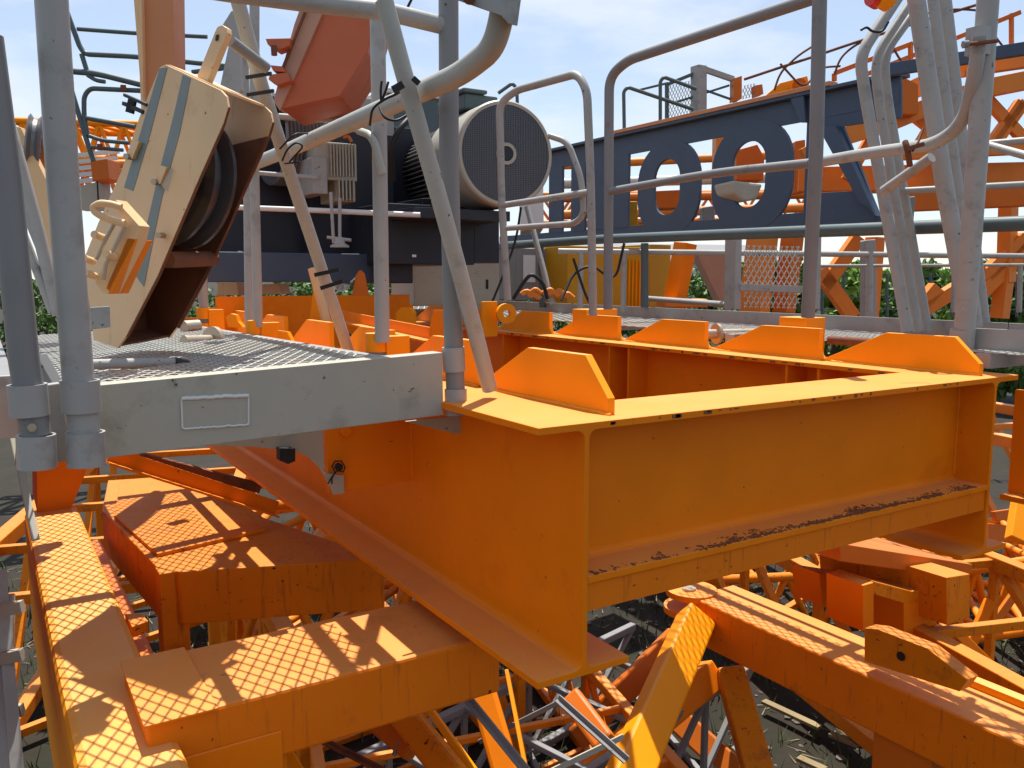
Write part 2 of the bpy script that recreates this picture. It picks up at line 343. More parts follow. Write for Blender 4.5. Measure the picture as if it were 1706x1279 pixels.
# inner diagonal angle and bracket
m = MB(); m.angle(D(540, 528, 4.3), D(728, 570, 3.05), 0.05, 0.008); m.build('inner_brace', 'orange', fr)
m = MB(); m.prism([D(p[0], p[1], 3.0) for p in ((718, 575), (714, 552), (722, 516), (733, 516), (741, 590), (722, 590))], D(800, 560, 3.06) - D(780, 560, 3.0)); m.build('inner_bracket', 'orange', fr, bevel=.001)
for (pts, dep) in (([(660, 520), (668, 512), (682, 512), (688, 520), (688, 545), (660, 540)], 4.6), ([(405, 545), (380, 545), (376, 528), (384, 522), (392, 524), (396, 535)], 3.9), ([(515, 540), (523, 470), (545, 470), (548, 545)], 4.35), ([(462, 590), (462, 550), (478, 552), (486, 568), (486, 590)], 3.3)):
    MB().prism([D(a, b, dep) for a, b in pts], D(pts[0][0] + 6, pts[0][1], dep + .03) - D(pts[0][0], pts[0][1], dep)).build('lug_plate', 'yellow', fr, bevel=.001)
MB().prism([D(a, b, 4.5) for a, b in ((590, 492), (596, 458), (602, 450), (608, 456), (615, 492))], V((0, .03, 0))).build('lug_plate', 'redor', fr, bevel=.001)

def weld(p0, p1, r_, parent, mm='orange', seed=1):
    q = random.Random(seed); p0, p1 = V(p0), V(p1); n = max(6, int((p1 - p0).length / .007)); m = MB(); pts = [p0.lerp(p1, k / n) + V((q.uniform(-1, 1), q.uniform(-1, 1), q.uniform(-1, 1))) * r_ * .22 for k in range(n + 1)]
    m.tube(pts, r_, 8); return m.build('weld_bead', mm, parent)
for k in range(7):
    y0 = 1.45 + k * pitch_
    weld((1.156, y0, ZT + .001), (1.156, y0 + .54, ZT + .001), .0055, fr, 'yellow', k)
    weld((2.598, y0, ZT + .001), (2.598, y0 + .54, ZT + .001), .0055, fr, 'yellow', 20 + k)
weld((NW - .0075, 2.249, 1.507), (NW - .0075, 2.249, 1.78), .004, fr, seed=41)
weld((NW + .0085, 1.515, 1.48), (NW + .0085, 1.515, 1.78), .005, fr, seed=42); weld((FWX - .0085, 1.515, 1.48), (FWX - .0085, 1.515, 1.78), .005, fr, seed=43)
weld((NW + .01, 1.515, ZT - .018), (FWX - .01, 1.515, ZT - .018), .0045, fr, seed=44)
weld((NW + .01, 1.413, 1.4485), (FWX - .01, 1.413, 1.4485), .0035, fr, seed=45)

# ================================================================== LEFT PLATFORM (grey walkway)
pl = thing('walkway_platform', (0.5, 1.85, 1.75), 'grey welded walkway platform of diamond mesh, its front channel reaching the near orange beam', 'platform')
A0, A1 = PY(150, 643, 1.83), PY(737, 587, 1.83); B0, B1 = PY(152, 766, 1.83), PY(739, 691, 1.83)
m = MB(); m.prism([A0, A1, B1, B0], (0, 0.006, 0))
m.prism([A0 + V((0, .006, 0)), A1 + V((0, .006, 0)), A1 + V((0, .006, -.006)), A0 + V((0, .006, -.006))], (0, .045, 0))
m.prism([B0 + V((0, .006, 0)), B1 + V((0, .006, 0)), B1 + V((0, .006, .006)), B0 + V((0, .006, .006))], (0, .045, 0))
fas = m.build('front_channel', 'greyl', pl, bevel=.0012)
wc = [PY(a, b, 1.8285) for a, b in ((302, 664), (414, 658), (414, 707), (304, 714))]
MB().prism(wc, (0, .0012, 0)).build('weld_patch', 'greyl', fas)
m = MB(); rr = random.Random(11)
for a, b in ((0, 1), (1, 2), (2, 3), (3, 0)):
    n = 26; pp = [wc[a].lerp(wc[b], t / n) + V((0, -.001, rr.uniform(-.0012, .0012))) for t in range(n + 1)]
    m.tube(pp, .0042 if a == 0 else .0022, 7)
m.build('weld_bead', 'white', fas)  # white, thicker along the top: the bead's highlight put into its colour
# deck plane: through front edge, slightly tilted, runs back in +Y
du = (A1 - A0).normalized(); zt0 = A0.z - 0.012
def deck(x, y): return V((x, y, A0.z + (x - A0.x) * du.z / du.x - 0.014 - (y - 1.83) * 0.012))
dx0, dx1, dy0, dy1 = A0.x - 0.07, 0.90, 1.84, 4.35
m = MB(); o0 = deck(dx0, dy0); exmesh(m, o0, deck(dx0, dy1) - o0, deck(0.86, dy0) - o0, 0.062, 0.034, 0.0048, 0.003)
m.build('mesh_deck', 'galv', pl)
for (xa, w_) in ((0.878, 0.035), (0.52, 0.03), (dx0 - .0, .03)):
    m = MB(); m.bar(deck(xa, dy0 + .02) + V((0, 0, -.03)), deck(xa, dy1) + V((0, 0, -.03)), w_, 0.05); m.build('deck_bearer', 'grey', pl, bevel=.001)
for ya in (2.95, 4.33):
    m = MB(); m.bar(deck(dx0 + .017, ya) + V((0, 0, -.034)), deck(.87, ya) + V((0, 0, -.034)), .05, 0.04); m.build('deck_bearer', 'grey', pl, bevel=.001)
# left toe plate end and rear-left plate
MB().prism([D(a, b, 1.78) for a, b in ((150, 512), (183, 510), (184, 545), (152, 549))], V((0, .008, 0))).build('clip_plate', 'grey', pl, bevel=.001)
MB().prism([D(a, b, 1.72) for a, b in ((60, 590), (100, 660), (84, 665), (55, 618))], V((.02, .015, 0))).build('corner_flap', 'greyd', pl, bevel=.001)
# corner square bar and sleeves
q0, q1 = PY(85, 640, 1.82), PY(108, 778, 1.82)
m = MB(); m.bar(q0 + V((0, .015, 0)), q1 + V((0, .015, .01)), .026, .03); m.build('corner_bar', 'grey', pl, bevel=.003)
def sleeve(px, segs, yy, r, mname='grey'):
    for (pa, pb, ya, yb) in segs:
        a = PY(pa, ya, yy); b = PY(pb, yb, yy); ax = (b - a)
        L_ = ax.length; mb = MB(); mb.lathe(a, ax, [(0, r - .005), (0, r), (L_, r), (L_, r - .005), (0, r - .005)], 28)
        mb.build('post_sleeve', mname, pl)
sleeve(0, [(45, 50, 640, 692), (60, 62, 724, 779)], 1.77, .033)
sleeve(0, [(133, 136, 633, 686), (142, 144, 719, 775)], 1.77, .0345)
sleeve(0, [(755, 757, 578, 618), (759, 760, 647, 690)], 1.84, .0275)
# hanging bracket with cotter pin
br = [(338, 742), (538, 714), (541, 788), (573, 792), (574, 822), (556, 824), (545, 800), (533, 780), (515, 762), (492, 752), (468, 749), (420, 744)]
m = MB(); m.prism([PY(a, b, 2.235) for a, b in br], (0, .01, 0)); hb = m.build('hanger_bracket', 'greyl', pl, bevel=.001)
MB().prism([PY(a, b, 2.2) for a, b in ((466, 747), (492, 747), (492, 768), (480, 773), (466, 767))], (0, .03, 0)).build('bracket_stub', 'black', pl)
m = MB(); m.lathe(PY(563, 777, 2.232), (0, -1, 0), [(0, .011), (.012, .011), (.012, 0)], 20)
m.tube([PY(a, b, 2.222) for a, b in ((546, 806), (556, 790), (562, 784), (572, 786), (575, 778), (569, 768), (558, 768), (553, 776), (558, 786), (553, 797), (553, 806))], .0022, 8)
m.build('cotter_pin', 'black', hb)
m = MB(); m.prism([PY(a, b, 1.95) for a, b in ((676, 702), (776, 690), (777, 723), (757, 722))], (0, .008, 0)); m.build('end_gusset', 'greyl', pl, bevel=.001)
# ---- posts of the left platform
def rail_thing(name, label, cat, base, group=None): return thing(name, base, label, cat, group)
TR = 0.0235
rl = thing('guard_rail', PY(757, 690, 1.83), 'thick grey tube guard rail standing in the sleeves of the platform front channel', 'guard rail', None)
def post(parent, pts, r, name='post', mname='grey', seg=20, bend=0):
    return MB().tube([D(*p) for p in pts], r, seg, bend).build(name, mname, parent)
def ytube(parent, pts, yy, r, name='post', mname='grey', bend=0):
    return MB().tube([PY(a, b, yy) for a, b in pts], r, 20, bend).build(name, mname, parent)
ytube(rl, [(747, -60), (748, 260), (756, 586), (759, 650)], 1.84, .0235, mname='greyd')
ytube(rl, [(82, -60), (105, 300), (131, 640), (141, 722)], 1.77, .0275, mname='grey')
ytube(rl, [(737, 42), (640, 18), (530, 6), (380, -14), (90, -60)], 1.845, .020, 'rail')
lp = thing('fence_post', PY(50, 700, 1.77), 'dark grey round post at the left picture edge, bolted into the outer corner sleeve', 'post')
ytube(lp, [(-22, 60), (10, 300), (40, 600), (60, 724)], 1.77, .0255, mname='greyd')
m = MB(); m.lathe(PY(53, 711, 1.743), (0, -1, 0), [(0, .008), (.010, .008), (.010, 0)], 6); m.build('bolt', 'steel', lp)
# folded gate: rail in +Y direction with upturned near end
gt = thing('folded_gate', D(640, 600, 2.45), 'pale grey tube frame with a rail curving upward, cable-tied to the leaning braces', 'gate frame')
zr = 2.53
m = MB(); p_ = [D(400, 282, 3.5), D(480, 250, 2.96), D(690, 158, 2.02), D(770, 122, 1.8), D(822, 80, 1.70), D(838, 20, 1.66), D(842, -60, 1.64)]
m.tube(p_, .0235, 20, .12); m.build('rail', 'greyn', gt)
m = MB(); m.prism([D(a, b, 1.62) for a, b in ((740, -30), (872, -30), (862, 43), (848, 40), (835, 26), (756, -2))], D(800, 20, 1.66) - D(800, 20, 1.62)); m.build('corner_plate', 'grey', gt, bevel=.0015)
MB().tube([D(782, -4, 1.6), D(782, -4, 1.625)], .012, 12).build('corner_bolt', 'rust', gt)
for (pts, r_) in (([(628, -20, 2.5), (631, 150, 2.48), (637, 570, 2.47)], .0215), ([(424, -20, 3.4), (424, 300, 3.38), (430, 545, 3.37)], .0185), ([(406, 60, 3.5), (412, 300, 3.48), (415, 545, 3.48)], .0165), ([(336, 400, 4.25), (340, 530, 4.25)], .023)):
    post(gt, pts, r_)
m = MB(); m.tube([D(637, 290, 2.44), D(622, 226, 2.44), D(598, 218, 2.52)], .011, 12, .05); m.build('brace', 'greyn', gt)
# leaning braces (each rests with its foot on the beam)
def brace(pts, r_, label, feet=True):
    b = thing('leaning_brace', D(*pts[-1]), label, 'brace')
    P_ = [D(*p) for p in pts]
    MB().tube(P_, r_, 20, .2).build('tube', 'greyn', b)
    q = D(pts[-1][0] - 2, pts[-1][1] - (40 if r_ > .018 else 32), pts[-1][2] - r_ * 1.0); dirv = (P_[-1] - P_[-2]).cross(V((1, 0, 0)))
    MB().lathe(q, D(900, 600, 1) - D(900, 600, 1.2), [(0, .006), (0.004, .006), (.004, 0)], 14).build('bolt_hole', 'black', b)
    return b
br1 = brace([(388, -30, 2.45), (424, 105, 2.55), (470, 250, 2.72), (585, 598, 3.08)], .0205, 'long pale grey bar leaning past the double posts, foot on the near beam')
br2 = brace([(640, 0, 1.88), (668, 105, 1.9), (760, 430, 2.0), (816, 648, 2.12)], .0195, 'pale grey brace whose flattened foot stands right beside the channel sleeve on the orange flange')
# cable ties
def tie(name, loops, label, r_=.0028):
    m = MB()
    for L__ in loops: m.tube([D(*p) for p in L__], r_, 7, .03)
    o = m.build(name, 'black'); tag(o, label, 'cable tie'); return o
tie('cable_tie', [[(470, 268, 2.62), (478, 248, 2.62), (494, 236, 2.62), (506, 243, 2.62), (480, 272, 2.62), (488, 262, 2.64)], [(466, 248, 2.64), (490, 222, 2.62), (520, 222, 2.72), (545, 205, 2.75)], [(474, 272, 2.6), (500, 270, 2.6)]], 'loose black tie wrapped where the curving rail meets the double-post brace')
tie('cable_tie', [[(616, 208, 1.98), (620, 180, 1.94), (640, 165, 1.94), (665, 155, 1.94), (672, 145, 1.9)], [(632, 178, 1.96), (640, 197, 1.94), (660, 202, 1.96), (680, 190, 1.98)], [(635, 170, 1.95), (634, 150, 1.95), (636, 135, 1.95)], [(636, 168, 1.95), (643, 150, 1.95), (647, 136, 1.95)]], 'black wire twisted around the rail beside the thick middle post')
for (a, b, c_, lb) in ((410, 128, 452, 'black clamp strap high on the left leaning brace'), (412, 157, 456, 'second black strap below the clamp on the left brace')):
    m = MB(); m.bar(D(a, b + 1, 2.52), D(c_, b - 6, 2.5), .008, .009); tag(m.build('strap', 'black'), lb, 'strap')
for (a, b, c_, e, lb, dp) in ((524, 458, 565, 449, 'upper black strap near the foot of the left brace', 2.86), (534, 480, 572, 468, 'lower black strap near the foot of the left brace', 2.87)):
    m = MB(); m.bar(D(a, b, dp), D(c_, e, dp), .007, .013); tag(m.build('strap', 'black'), lb, 'strap')
m = MB(); m.bar(D(654, 150, 1.86), D(672, 140, 1.86), .01, .014); m.bar(D(690, 138, 1.86), D(696, 131, 1.86), .01, .016); tag(m.build('strap', 'black'), 'black clip on the brace in front of the curving rail', 'strap')

# ================================================================== PULLEY BLOCK
pb = thing('pulley_block', D(230, 590, 2.35), 'cream pulley block with grey stripes leaning on the left platform, dark sheave inside', 'pulley block')
dn = 2.05; dtop = 2.35
_a, _b2, _c = D(322, 110, 2.27), D(180, 575, 2.36), D(378, 170, 2.18)
_n = (_b2 - _a).cross(_c - _a).normalized()
def fp(px, py, off=0):   # ray through the front cheek plane, whose right edge is nearer
    r_, _ = ray(px, py); o_ = V((0, 0, EZ)); p = o_ + r_ * ((_a - o_).dot(_n) / r_.dot(_n))
    return p + V((fx, fy, 0)) * off
front = [(266, 112), (276, 107), (368, 150), (377, 160), (380, 178), (372, 205), (330, 300), (262, 460), (210, 560), (196, 580), (156, 566), (150, 520), (140, 430), (163, 372), (200, 290), (232, 195)]
back_off = D(452, 196, 2.44) - D(378, 170, 2.18)
nrm = (fp(368, 150) - fp(140, 430)).cross(fp(330, 300) - fp(200, 290)).normalized()
th = back_off.normalized() * 0.012
m = MB(); m.prism([fp(a, b) for a, b in front], th); chk = m.build('front_cheek', 'cream', pb, bevel=.0015)
m = MB(); m.prism([fp(a, b) + back_off for a, b in front], th); m.build('rear_cheek', 'cream', pb, bevel=.0015)
# closing strips between the cheeks (left/back, top, bottom)
def strip(name, pts, mm='cream', t=.006):
    m = MB()
    for i in range(len(pts) - 1):
        a = fp(*pts[i]) + th; b = fp(*pts[i + 1]) + th
        nn = (b - a).cross(back_off).normalized() * t
        m.prism([a, b, b + nn, a + nn], back_off - th)
    m.build(name, mm, pb)
strip('top_spacer', [(276, 109), (366, 151)])
strip('back_plate', [(232, 197), (200, 290), (165, 372), (143, 430), (152, 520), (158, 563)], 'rust')
strip('bottom_plate', [(160, 565), (196, 578)], 'rust')
# sheave
c1 = fp(300, 330); c1 = c1 + back_off * 0.5
axv = back_off.normalized()
inplane = (fp(372, 205) - fp(210, 560)).normalized()
nplane = (fp(368, 150) - fp(140, 430)).cross(fp(330, 300) - fp(200, 290)).normalized()
if nplane.dot(axv) < 0: nplane = -nplane
shc = fp(262, 296) + back_off * 0.5
Rs = 0.185
MB().lathe(shc - nplane * .03, nplane, [(0, .05), (0, Rs * .9)], 64).build('sheave_web', 'dark', pb)
MB().lathe(shc - nplane * .035, nplane, [(0, Rs * .8), (0, Rs), (.010, Rs), (.028, Rs - .03), (.042, Rs - .03), (.060, Rs), (.07, Rs), (.07, Rs * .8)], 64).build('sheave', 'grease', pb)
MB().lathe(shc + nplane * .03, nplane, [(0, .05), (0, Rs * .9)], 64).build('sheave_web', 'dark', pb)
low = [(300, 380), (262, 460), (210, 560), (196, 578), (160, 564), (150, 500), (200, 380)]
MB().prism([fp(a, b) + back_off for a, b in [(372, 205), (331, 301)] + low[:5] + [(150, 500), (240, 240)]], -th * .3).build('liner', 'rust', pb)
MB().tube([fp(285, 300), fp(285, 300) + back_off], .03, 20).build('axle', 'steel', pb)
a_ = fp(262, 452) ; MB().tube([a_ + th + V((.02, .0, .03)), a_ + back_off + V((.02, 0, .03))], .022, 18).build('spacer_tube', 'rust', pb)
MB().tube([fp(a, b) + th * .5 for a, b in ((380, 178), (372, 206), (331, 301), (263, 461), (211, 561))], .0035, 8).build('rusty_edge', 'rust', pb)
MB().tube([fp(a, b) + th * .5 + back_off for a, b in ((380, 178), (372, 206), (331, 301), (263, 461), (211, 561))], .0045, 8).build('rusty_edge', 'rust', pb)
# grey stripes
def stripe(pts, mm='stripe'):
    m = MB(); m.prism([fp(a, b) - th * 0.12 for a, b in pts], th * 0.1); m.build('stripe', mm, chk)
stripe([(266, 114), (279, 112), (250, 225), (222, 318), (207, 312), (236, 215)])
stripe([(305, 124), (318, 130), (300, 220), (270, 330), (258, 388), (240, 478), (227, 460), (240, 395), (262, 300), (290, 190)])
# latches and bolts
for (a, b) in ((232, 248), (278, 290), (274, 392)):
    m = MB(); e = -axv * .006
    if b < 350:
        m.prism([fp(a - 6, b - 14) , fp(a + 6, b - 11), fp(a - 6, b + 18), fp(a - 12, b + 12)], -axv * .018)
        k = m.build('latch', 'cream', chk, bevel=.002)
    MB().tube([fp(a - 12 * (b < 350), b + 14 * (b < 350)) + e, fp(a - 12 * (b < 350), b + 14 * (b < 350)) - axv * .03], .0085, 6).build('bolt', 'steel', chk)
# handle assembly at lower left
def hp(px, py, o_=0): return D(px, py, 2.05 + o_)
m = MB(); m.prism([hp(a, b) for a, b in ((192, 332), (232, 376), (226, 400), (180, 490), (170, 487), (158, 470), (205, 372))], V((.03, .035, 0))); hd = m.build('handle_bracket', 'cream', pb, bevel=.0015)
MB().prism([hp(a, b) for a, b in ((212, 396), (228, 398), (186, 490), (176, 480))], V((.05, .09, 0))).build('handle_side', 'orange', hd, bevel=.001)
m = MB(); m.tube([hp(a, b, -.02) for a, b in ((202, 345), (186, 340), (166, 338), (155, 345), (158, 353), (172, 362), (190, 368), (208, 372))], .0085, 12, .03); m.build('grab_handle', 'cream', hd)
m = MB(); m.tube([hp(160, 338, -.05), hp(160, 339, -.05)], .001, 6)
for (pts) in ([(190, 372), (176, 398), (160, 432)], [(208, 376), (194, 405), (176, 440), (172, 466)]):
    MB().tube([hp(a, b, -.015) for a, b in pts], .005, 10).build('handle_rod', 'steel', hd)
for (a, b) in ((166, 392), (186, 424), (150, 432), (152, 456)):
    MB().tube([hp(a - 10, b - 2, -.03), hp(a + 6, b + 4, .0)], .009, 12).build('bolt', 'cream', hd)
# top lug arm with pin
m = MB(); m.prism([fp(a, b, .05) for a, b in ((316, 120), (347, 42), (351, 34), (359, 31), (366, 36), (367, 45), (333, 130))], axv * .03); la = m.build('lug_arm', 'cream', pb, bevel=.002)
MB().tube([fp(363, 50, .1), fp(396, 72, .25)], .015, 14).build('lug_pin', 'greyd', la)
MB().prism([fp(a, b, .045) for a, b in ((349, 50), (353, 48), (352, 58), (348, 59))], axv * .004).build('slot', 'black', la)
# cross shaped clip at its upper left
m = MB(); m.bar(fp(208, 158), fp(246, 175), .01, .008); m.bar(fp(206, 172), fp(240, 187), .01, .010); m.bar(fp(221, 166), fp(216, 188), .012, .02); m.build('clip', 'black', pb)
tube_l = MB().tube([D(150, 607, 2.02), D(292, 603, 2.2)], .0125, 16); o = tube_l.build('lying_tube', 'grey'); tag(o, 'short dark-ended grey tube lying on the mesh deck below the pulley block', 'tube')
MB().tube([D(288, 603, 2.2), D(312, 604, 2.23)], .0135, 14).build('tube_cap', 'black', None) if False else None
bo = bpy.data.objects[o.name]
capm = MB().tube([D(290, 603, 2.195), D(313, 605, 2.22)], .0135, 14, r1=.009); cp = capm.build('tube_cap', 'dark', bo)
cp.data.transform(Matrix.Translation(-bo.location))
# steel pins on the near beam
for (pts, w_, lab) in (([(306, 568, 2.95), (388, 566, 3.15)], .02, 'thick bright steel pin with a round collar lying behind the pulley block'), ([(306, 545, 3.6), (330, 543, 3.66)], .028, 'short steel pin end behind the thick collared pin')):
    a, b = D(*pts[0]), D(*pts[1]); t = thing('steel_pin', a, lab, 'pin')
    MB().tube([a, b], w_, 20).build('shaft', 'steel', t)
    if w_ < .025: MB().tube([a.lerp(b, .55), a.lerp(b, .63)], .05, 28).build('collar', 'steel', t)
t = thing('steel_pin', D(1190, 565, 3.3), 'round collar and pin resting in the notch of the far sawtooth row', 'pin')
a = D(1192, 556, 3.75); b = a + V((-.0, -.30, .0)) ; MB().tube([a + V((-.05, .01, 0)), a + V((.35, -.10, .0))], .021, 18).build('shaft', 'steel', t)
MB().tube([a, a + V((.012, -.003, 0))], .046, 30).build('collar', 'steel', t)

# ================================================================== FAR WALKWAY behind far beam
fw = thing('walkway_platform', (3.1, 2, 1.8), 'far grey walkway of diamond mesh with a long toe board, beyond the far orange beam', 'platform')
m = MB(); exmesh(m, (2.745, .55, 1.862), (0, 3.0, 0), (.64, 0, 0), .072, .038, .0055, .003); m.build('mesh_deck', 'galv', fw)
m = MB(); exmesh(m, (2.745, 3.55, 1.862), (0, 3.6, 0), (.64, 0, 0), .104, .052, .008, .003); m.build('mesh_deck', 'galv', fw)
MB().box((3.4, .5, 1.80), (3.408, 1.8, 1.925)).build('toe_board', 'grey', fw, bevel=.001)
MB().box((3.4, 1.806, 1.80), (3.408, 7.2, 1.925)).build('toe_board', 'grey', fw, bevel=.001)
for y in (.6, 1.5, 2.6, 3.7, 4.8, 6):
    MB().box((2.74, y, 1.81), (3.399, y + .05, 1.858)).build('deck_bearer', 'grey', fw)
q = PX(1612, 540, 2.85); q2 = PX(1706, 607, 2.85)
m = MB(); m.prism([PX(a, b, 2.85) for a, b in ((1612, 546), (1760, 552), (1760, 612), (1612, 600))], (.008, 0, 0)); m.build('end_plate', 'grey', fw, bevel=.001)
MB().tube([D(1380, 566, 3.2), D(1480, 572, 3.05)], .016, 14).build('rolled_tube', 'rust', fw)
# right railings
def rail(label, posts, rails, bend_pts=None, name='guard_rail', mname='grey'):
    t = thing(name, D(*posts[0][0][-1]), label, 'guard rail')
    for pts, r_ in posts: MB().tube([D(*p) for p in pts], r_, 18, .10).build('post', mname, t)
    for pts, r_ in rails: MB().tube([D(*p) for p in pts], r_, 16, .16).build('rail', mname, t)
    return t
rail('small grey tube gate with rounded upper corner, beside the motor fan cover',
     [([(846, 500, 4.55), (836, 340, 4.55), (832, 172, 4.5), (860, 150, 4.45), (962, 122, 4.05), (978, 150, 4.0), (984, 300, 4.02), (988, 525, 4.05)], .0195)],
     [([(836, 342, 4.5), (982, 320, 4.02)], .0165), ([(845, 380, 4.5), (958, 372, 4.15), (972, 358, 4.1), (970, 300, 4.1), (946, 236, 4.15), (915, 226, 4.2)], .0145)])
rb = rail('tall grey guard rail with rounded corner that climbs to the square corner post', mname='greyd', posts=
     [([(1013, 515, 3.9), (1014, 330, 3.9), (1015, 128, 3.9), (1045, 100, 3.8), (1372, -9, 2.93)], .0215),
      ([(1366, -20, 2.92), (1360, 250, 2.95), (1346, 528, 3.02)], .0235)],
     rails=[([(1018, 318, 3.85), (1190, 288, 3.4), (1350, 272, 3.0)], .017)])
rc = rail('thick grey post at right with a rail curving up to it and a through bolt',
     [([(1648, -30, 2.812), (1632, 200, 2.837), (1604, 590, 2.875)], .033)],
     [([(1362, 270, 3.625), (1440, 256, 3.375), (1560, 240, 3.025), (1606, 205, 2.900), (1625, 120, 2.800), (1632, 60, 2.775)], .0225),
      ([(1472, 318, 3.125), (1552, 262, 2.950)], .018)])
MB().tube([D(1608, 74, 2.763), D(1662, 68, 2.750)], .006, 10).build('bolt', 'rust', rc)
MB().tube([D(1604, 74, 2.763), D(1613, 73, 2.763)], .012, 6).build('bolt_head', 'greyd', rc)
MB().bar(D(1631, 46, 2.800), D(1628, 92, 2.800), .055, .05).build('clamp', 'grey', rc)
MB().tube([D(1604, 548, 2.875), D(1600, 612, 2.888)], .039, 22).build('sleeve', 'grey', rc)
MB().box(D(1582, 600, 2.875), D(1622, 570, 3.000)) if False else None
for (pts, lb) in (([(1510, 246, 2.975), (1516, 262, 2.950), (1512, 275, 2.975)], 'rusty wire clamp holding the curved rail to the pole bundle'),):
    m = MB()
    m.tube([D(1508, 236, 2.950), D(1512, 250, 2.925), (D(1516, 276, 2.950))], .010, 10); m.tube([D(1538, 214, 2.950), D(1530, 236, 2.925), D(1520, 252, 2.913)], .004, 8); m.bar(D(1512, 248, 2.913), D(1538, 240, 2.913), .02, .014)
    tag(m.build('wire_clamp', 'rust'), lb, 'clamp')
# pole bundles
pbn = 'grey poles stacked in the leaning bundle behind the right rail'
poles = [([(1506, -20, 3.625), (1432, 92, 3.562), (1440, 150, 3.562), (1512, 552, 3.438)], 0.0232, 'outermost bent pole of the bundle, dog-legged toward the beacon'),
         ([(1520, 0, 3.688), (1456, 96, 3.625), (1464, 170, 3.625), (1530, 552, 3.500)], 0.0183, 'thin middle bent pole in the bundle under the beacon'),
         ([(1530, 10, 3.750), (1472, 90, 3.688), (1478, 160, 3.688), (1546, 552, 3.562)], 0.0183, 'rear bent pole in the bundle under the beacon'),
         ([(1524, -20, 3.275), (1570, 290, 3.250), (1612, 520, 3.225)], 0.0317, 'thick straight grey pole, leftmost of the straight ones'),
         ([(1552, -20, 3.400), (1588, 260, 3.375), (1628, 545, 3.350)], 0.0207, 'thin straight grey pole squeezed between two thick ones'),
         ([(1572, -20, 3.525), (1604, 250, 3.500), (1640, 548, 3.475)], 0.0244, 'straight grey pole nearest the right post')]
for pts, r_, lb in poles:
    o = MB().tube([D(*p) for p in pts], r_, 18, .09).build('scaffold_pole', 'grey'); tag(o, lb, 'pole', pbn)
m = MB(); m.tube([D(1434, 50, 2.8), D(1444, 44, 2.8), D(1452, 52, 2.8), D(1470, 54, 2.8), D(1480, 36, 2.8)], .004, 8, .03); tag(m.build('strap', 'black'), 'dark tie around the bent pipes below the beacon', 'strap')
bc = thing('beacon_lamp', D(1465, 0, 3.2), 'red and amber warning lamp at the top edge above the bent poles', 'lamp')
MB().lathe(D(1450, -8, 3.2), V((1, -.3, 0)), [(0, 0), (0, .035), (.03, .045), (.055, .03), (.06, 0)], 20).build('red_lens', 'red', bc); MB().lathe(D(1466, -2, 3.18), V((1, -.3, 0)), [(0, 0), (0, .03), (.03, .04), (.055, .02), (.06, 0)], 20).build('amber_lens', 'yellow', bc)

# long back railings of the far walkway
br_ = thing('guard_rail', (3.4, 3, 1.9), 'long dark striped handrail on short posts behind the toe board, below the sign', 'guard rail')
MB().tube([PX(700, 418, 3.38), PX(1010, 398, 3.38), PX(1706, 372, 3.38), PX(1900, 366, 3.38)], .029, 16).build('rail', 'teal', br_)
for a in (900, 1074): MB().tube([PX(a, 405, 3.38), PX(a + (4 if a == 900 else 0), 512, 3.38)], .023, 14).build('post', 'teal', br_)
MB().tube([PX(878, 345, 3.3), PX(920, 505, 3.3)], .02, 14).build('post', 'grey', br_)
for (y0, y1, dd, lb) in ((418, 427, 5.2, 'thin light handrail crossing behind the pole bundle, upper of two'), (443, 441, 6.4, 'thin light handrail crossing behind the pole bundle, lower of two')):
    t = thing('guard_rail', D(1400, 510, dd), lb, 'guard rail')
    MB().tube([D(930 if y0 < 430 else 1360, y0, dd), D(1740, y1, dd)], .017 if y0 < 430 else .012, 12).build('rail', 'grey', t)
    for a in ((968, 1040, 1215, 1450) if y0 < 430 else (1590, 1700)): MB().tube([D(a, y0, dd), D(a - 2, 520, dd)], .018, 10).build('post', 'grey', t)
t = thing('guard_rail', D(1400, 510, 4.3), 'short low light tube rail near the mesh panels', 'guard rail')
MB().tube([D(1080, 497, 6), D(1222, 508, 5)], .018, 12).build('rail', 'grey', t)
t = thing('guard_rail', D(1690, 300, 3), 'grey tube rails running off the right picture edge', 'guard rail')
for p in ([(1640, 240, 3.0), (1720, 262, 2.8)], [(1500, 318, 3.6), (1730, 306, 3.4)], [(1640, 240, 3.3), (1730, 232, 3.2)]): MB().tube([D(*k) for k in p], .0135, 12).build('rail', 'grey', t)

# ================================================================== WINCH
wi = thing('hoist_winch', D(700, 480, 5.0), 'dark hoist winch machine with drum housing standing behind the grey posts', 'winch')
def dplate(parent, name, pts, d, th, mm, bevel=.002):
    P0 = [D(a, b, d) for a, b in pts]; m = MB(); m.prism(P0, V((fx, fy, 0)) * th); return m.build(name, mm, parent, bevel=bevel)
YW = 4.95
def wbox(name, px0, py0, px1, py1, yn, yf, mm, bev=.006, parent=None):
    a = PY(px0, py1, yn); b = PY(px1, py0, yn)
    return MB().box((a.x, yn, a.z), (b.x, yf, b.z)).build(name, mm, parent or wi, bevel=bev)
wbox('base_beam', 300, 424, 688, 470, 4.75, 4.95, 'navy')
wbox('gearbox', 300, 215, 520, 424, 5.15, 5.6, 'dark'); wbox('brake_housing', 655, 215, 700, 424, 5.2, 5.7, 'dark'); wbox('drum_housing', 520, 225, 655, 424, 5.0, 5.6, 'dark')
wbox('top_cover', 490, 168, 656, 212, 5.1, 5.7, 'grey')
wbox('pedestal', 640, 345, 790, 440, 4.5, 5.2, 'dark'); wbox('pedestal', 790, 352, 832, 438, 4.5, 5.0, 'dark'); wbox('pedestal', 640, 440, 688, 472, 4.6, 4.9, 'dark')
wbox('motor_bracket', 690, 352, 850, 362, 4.2, 5.2, 'dark', .002)
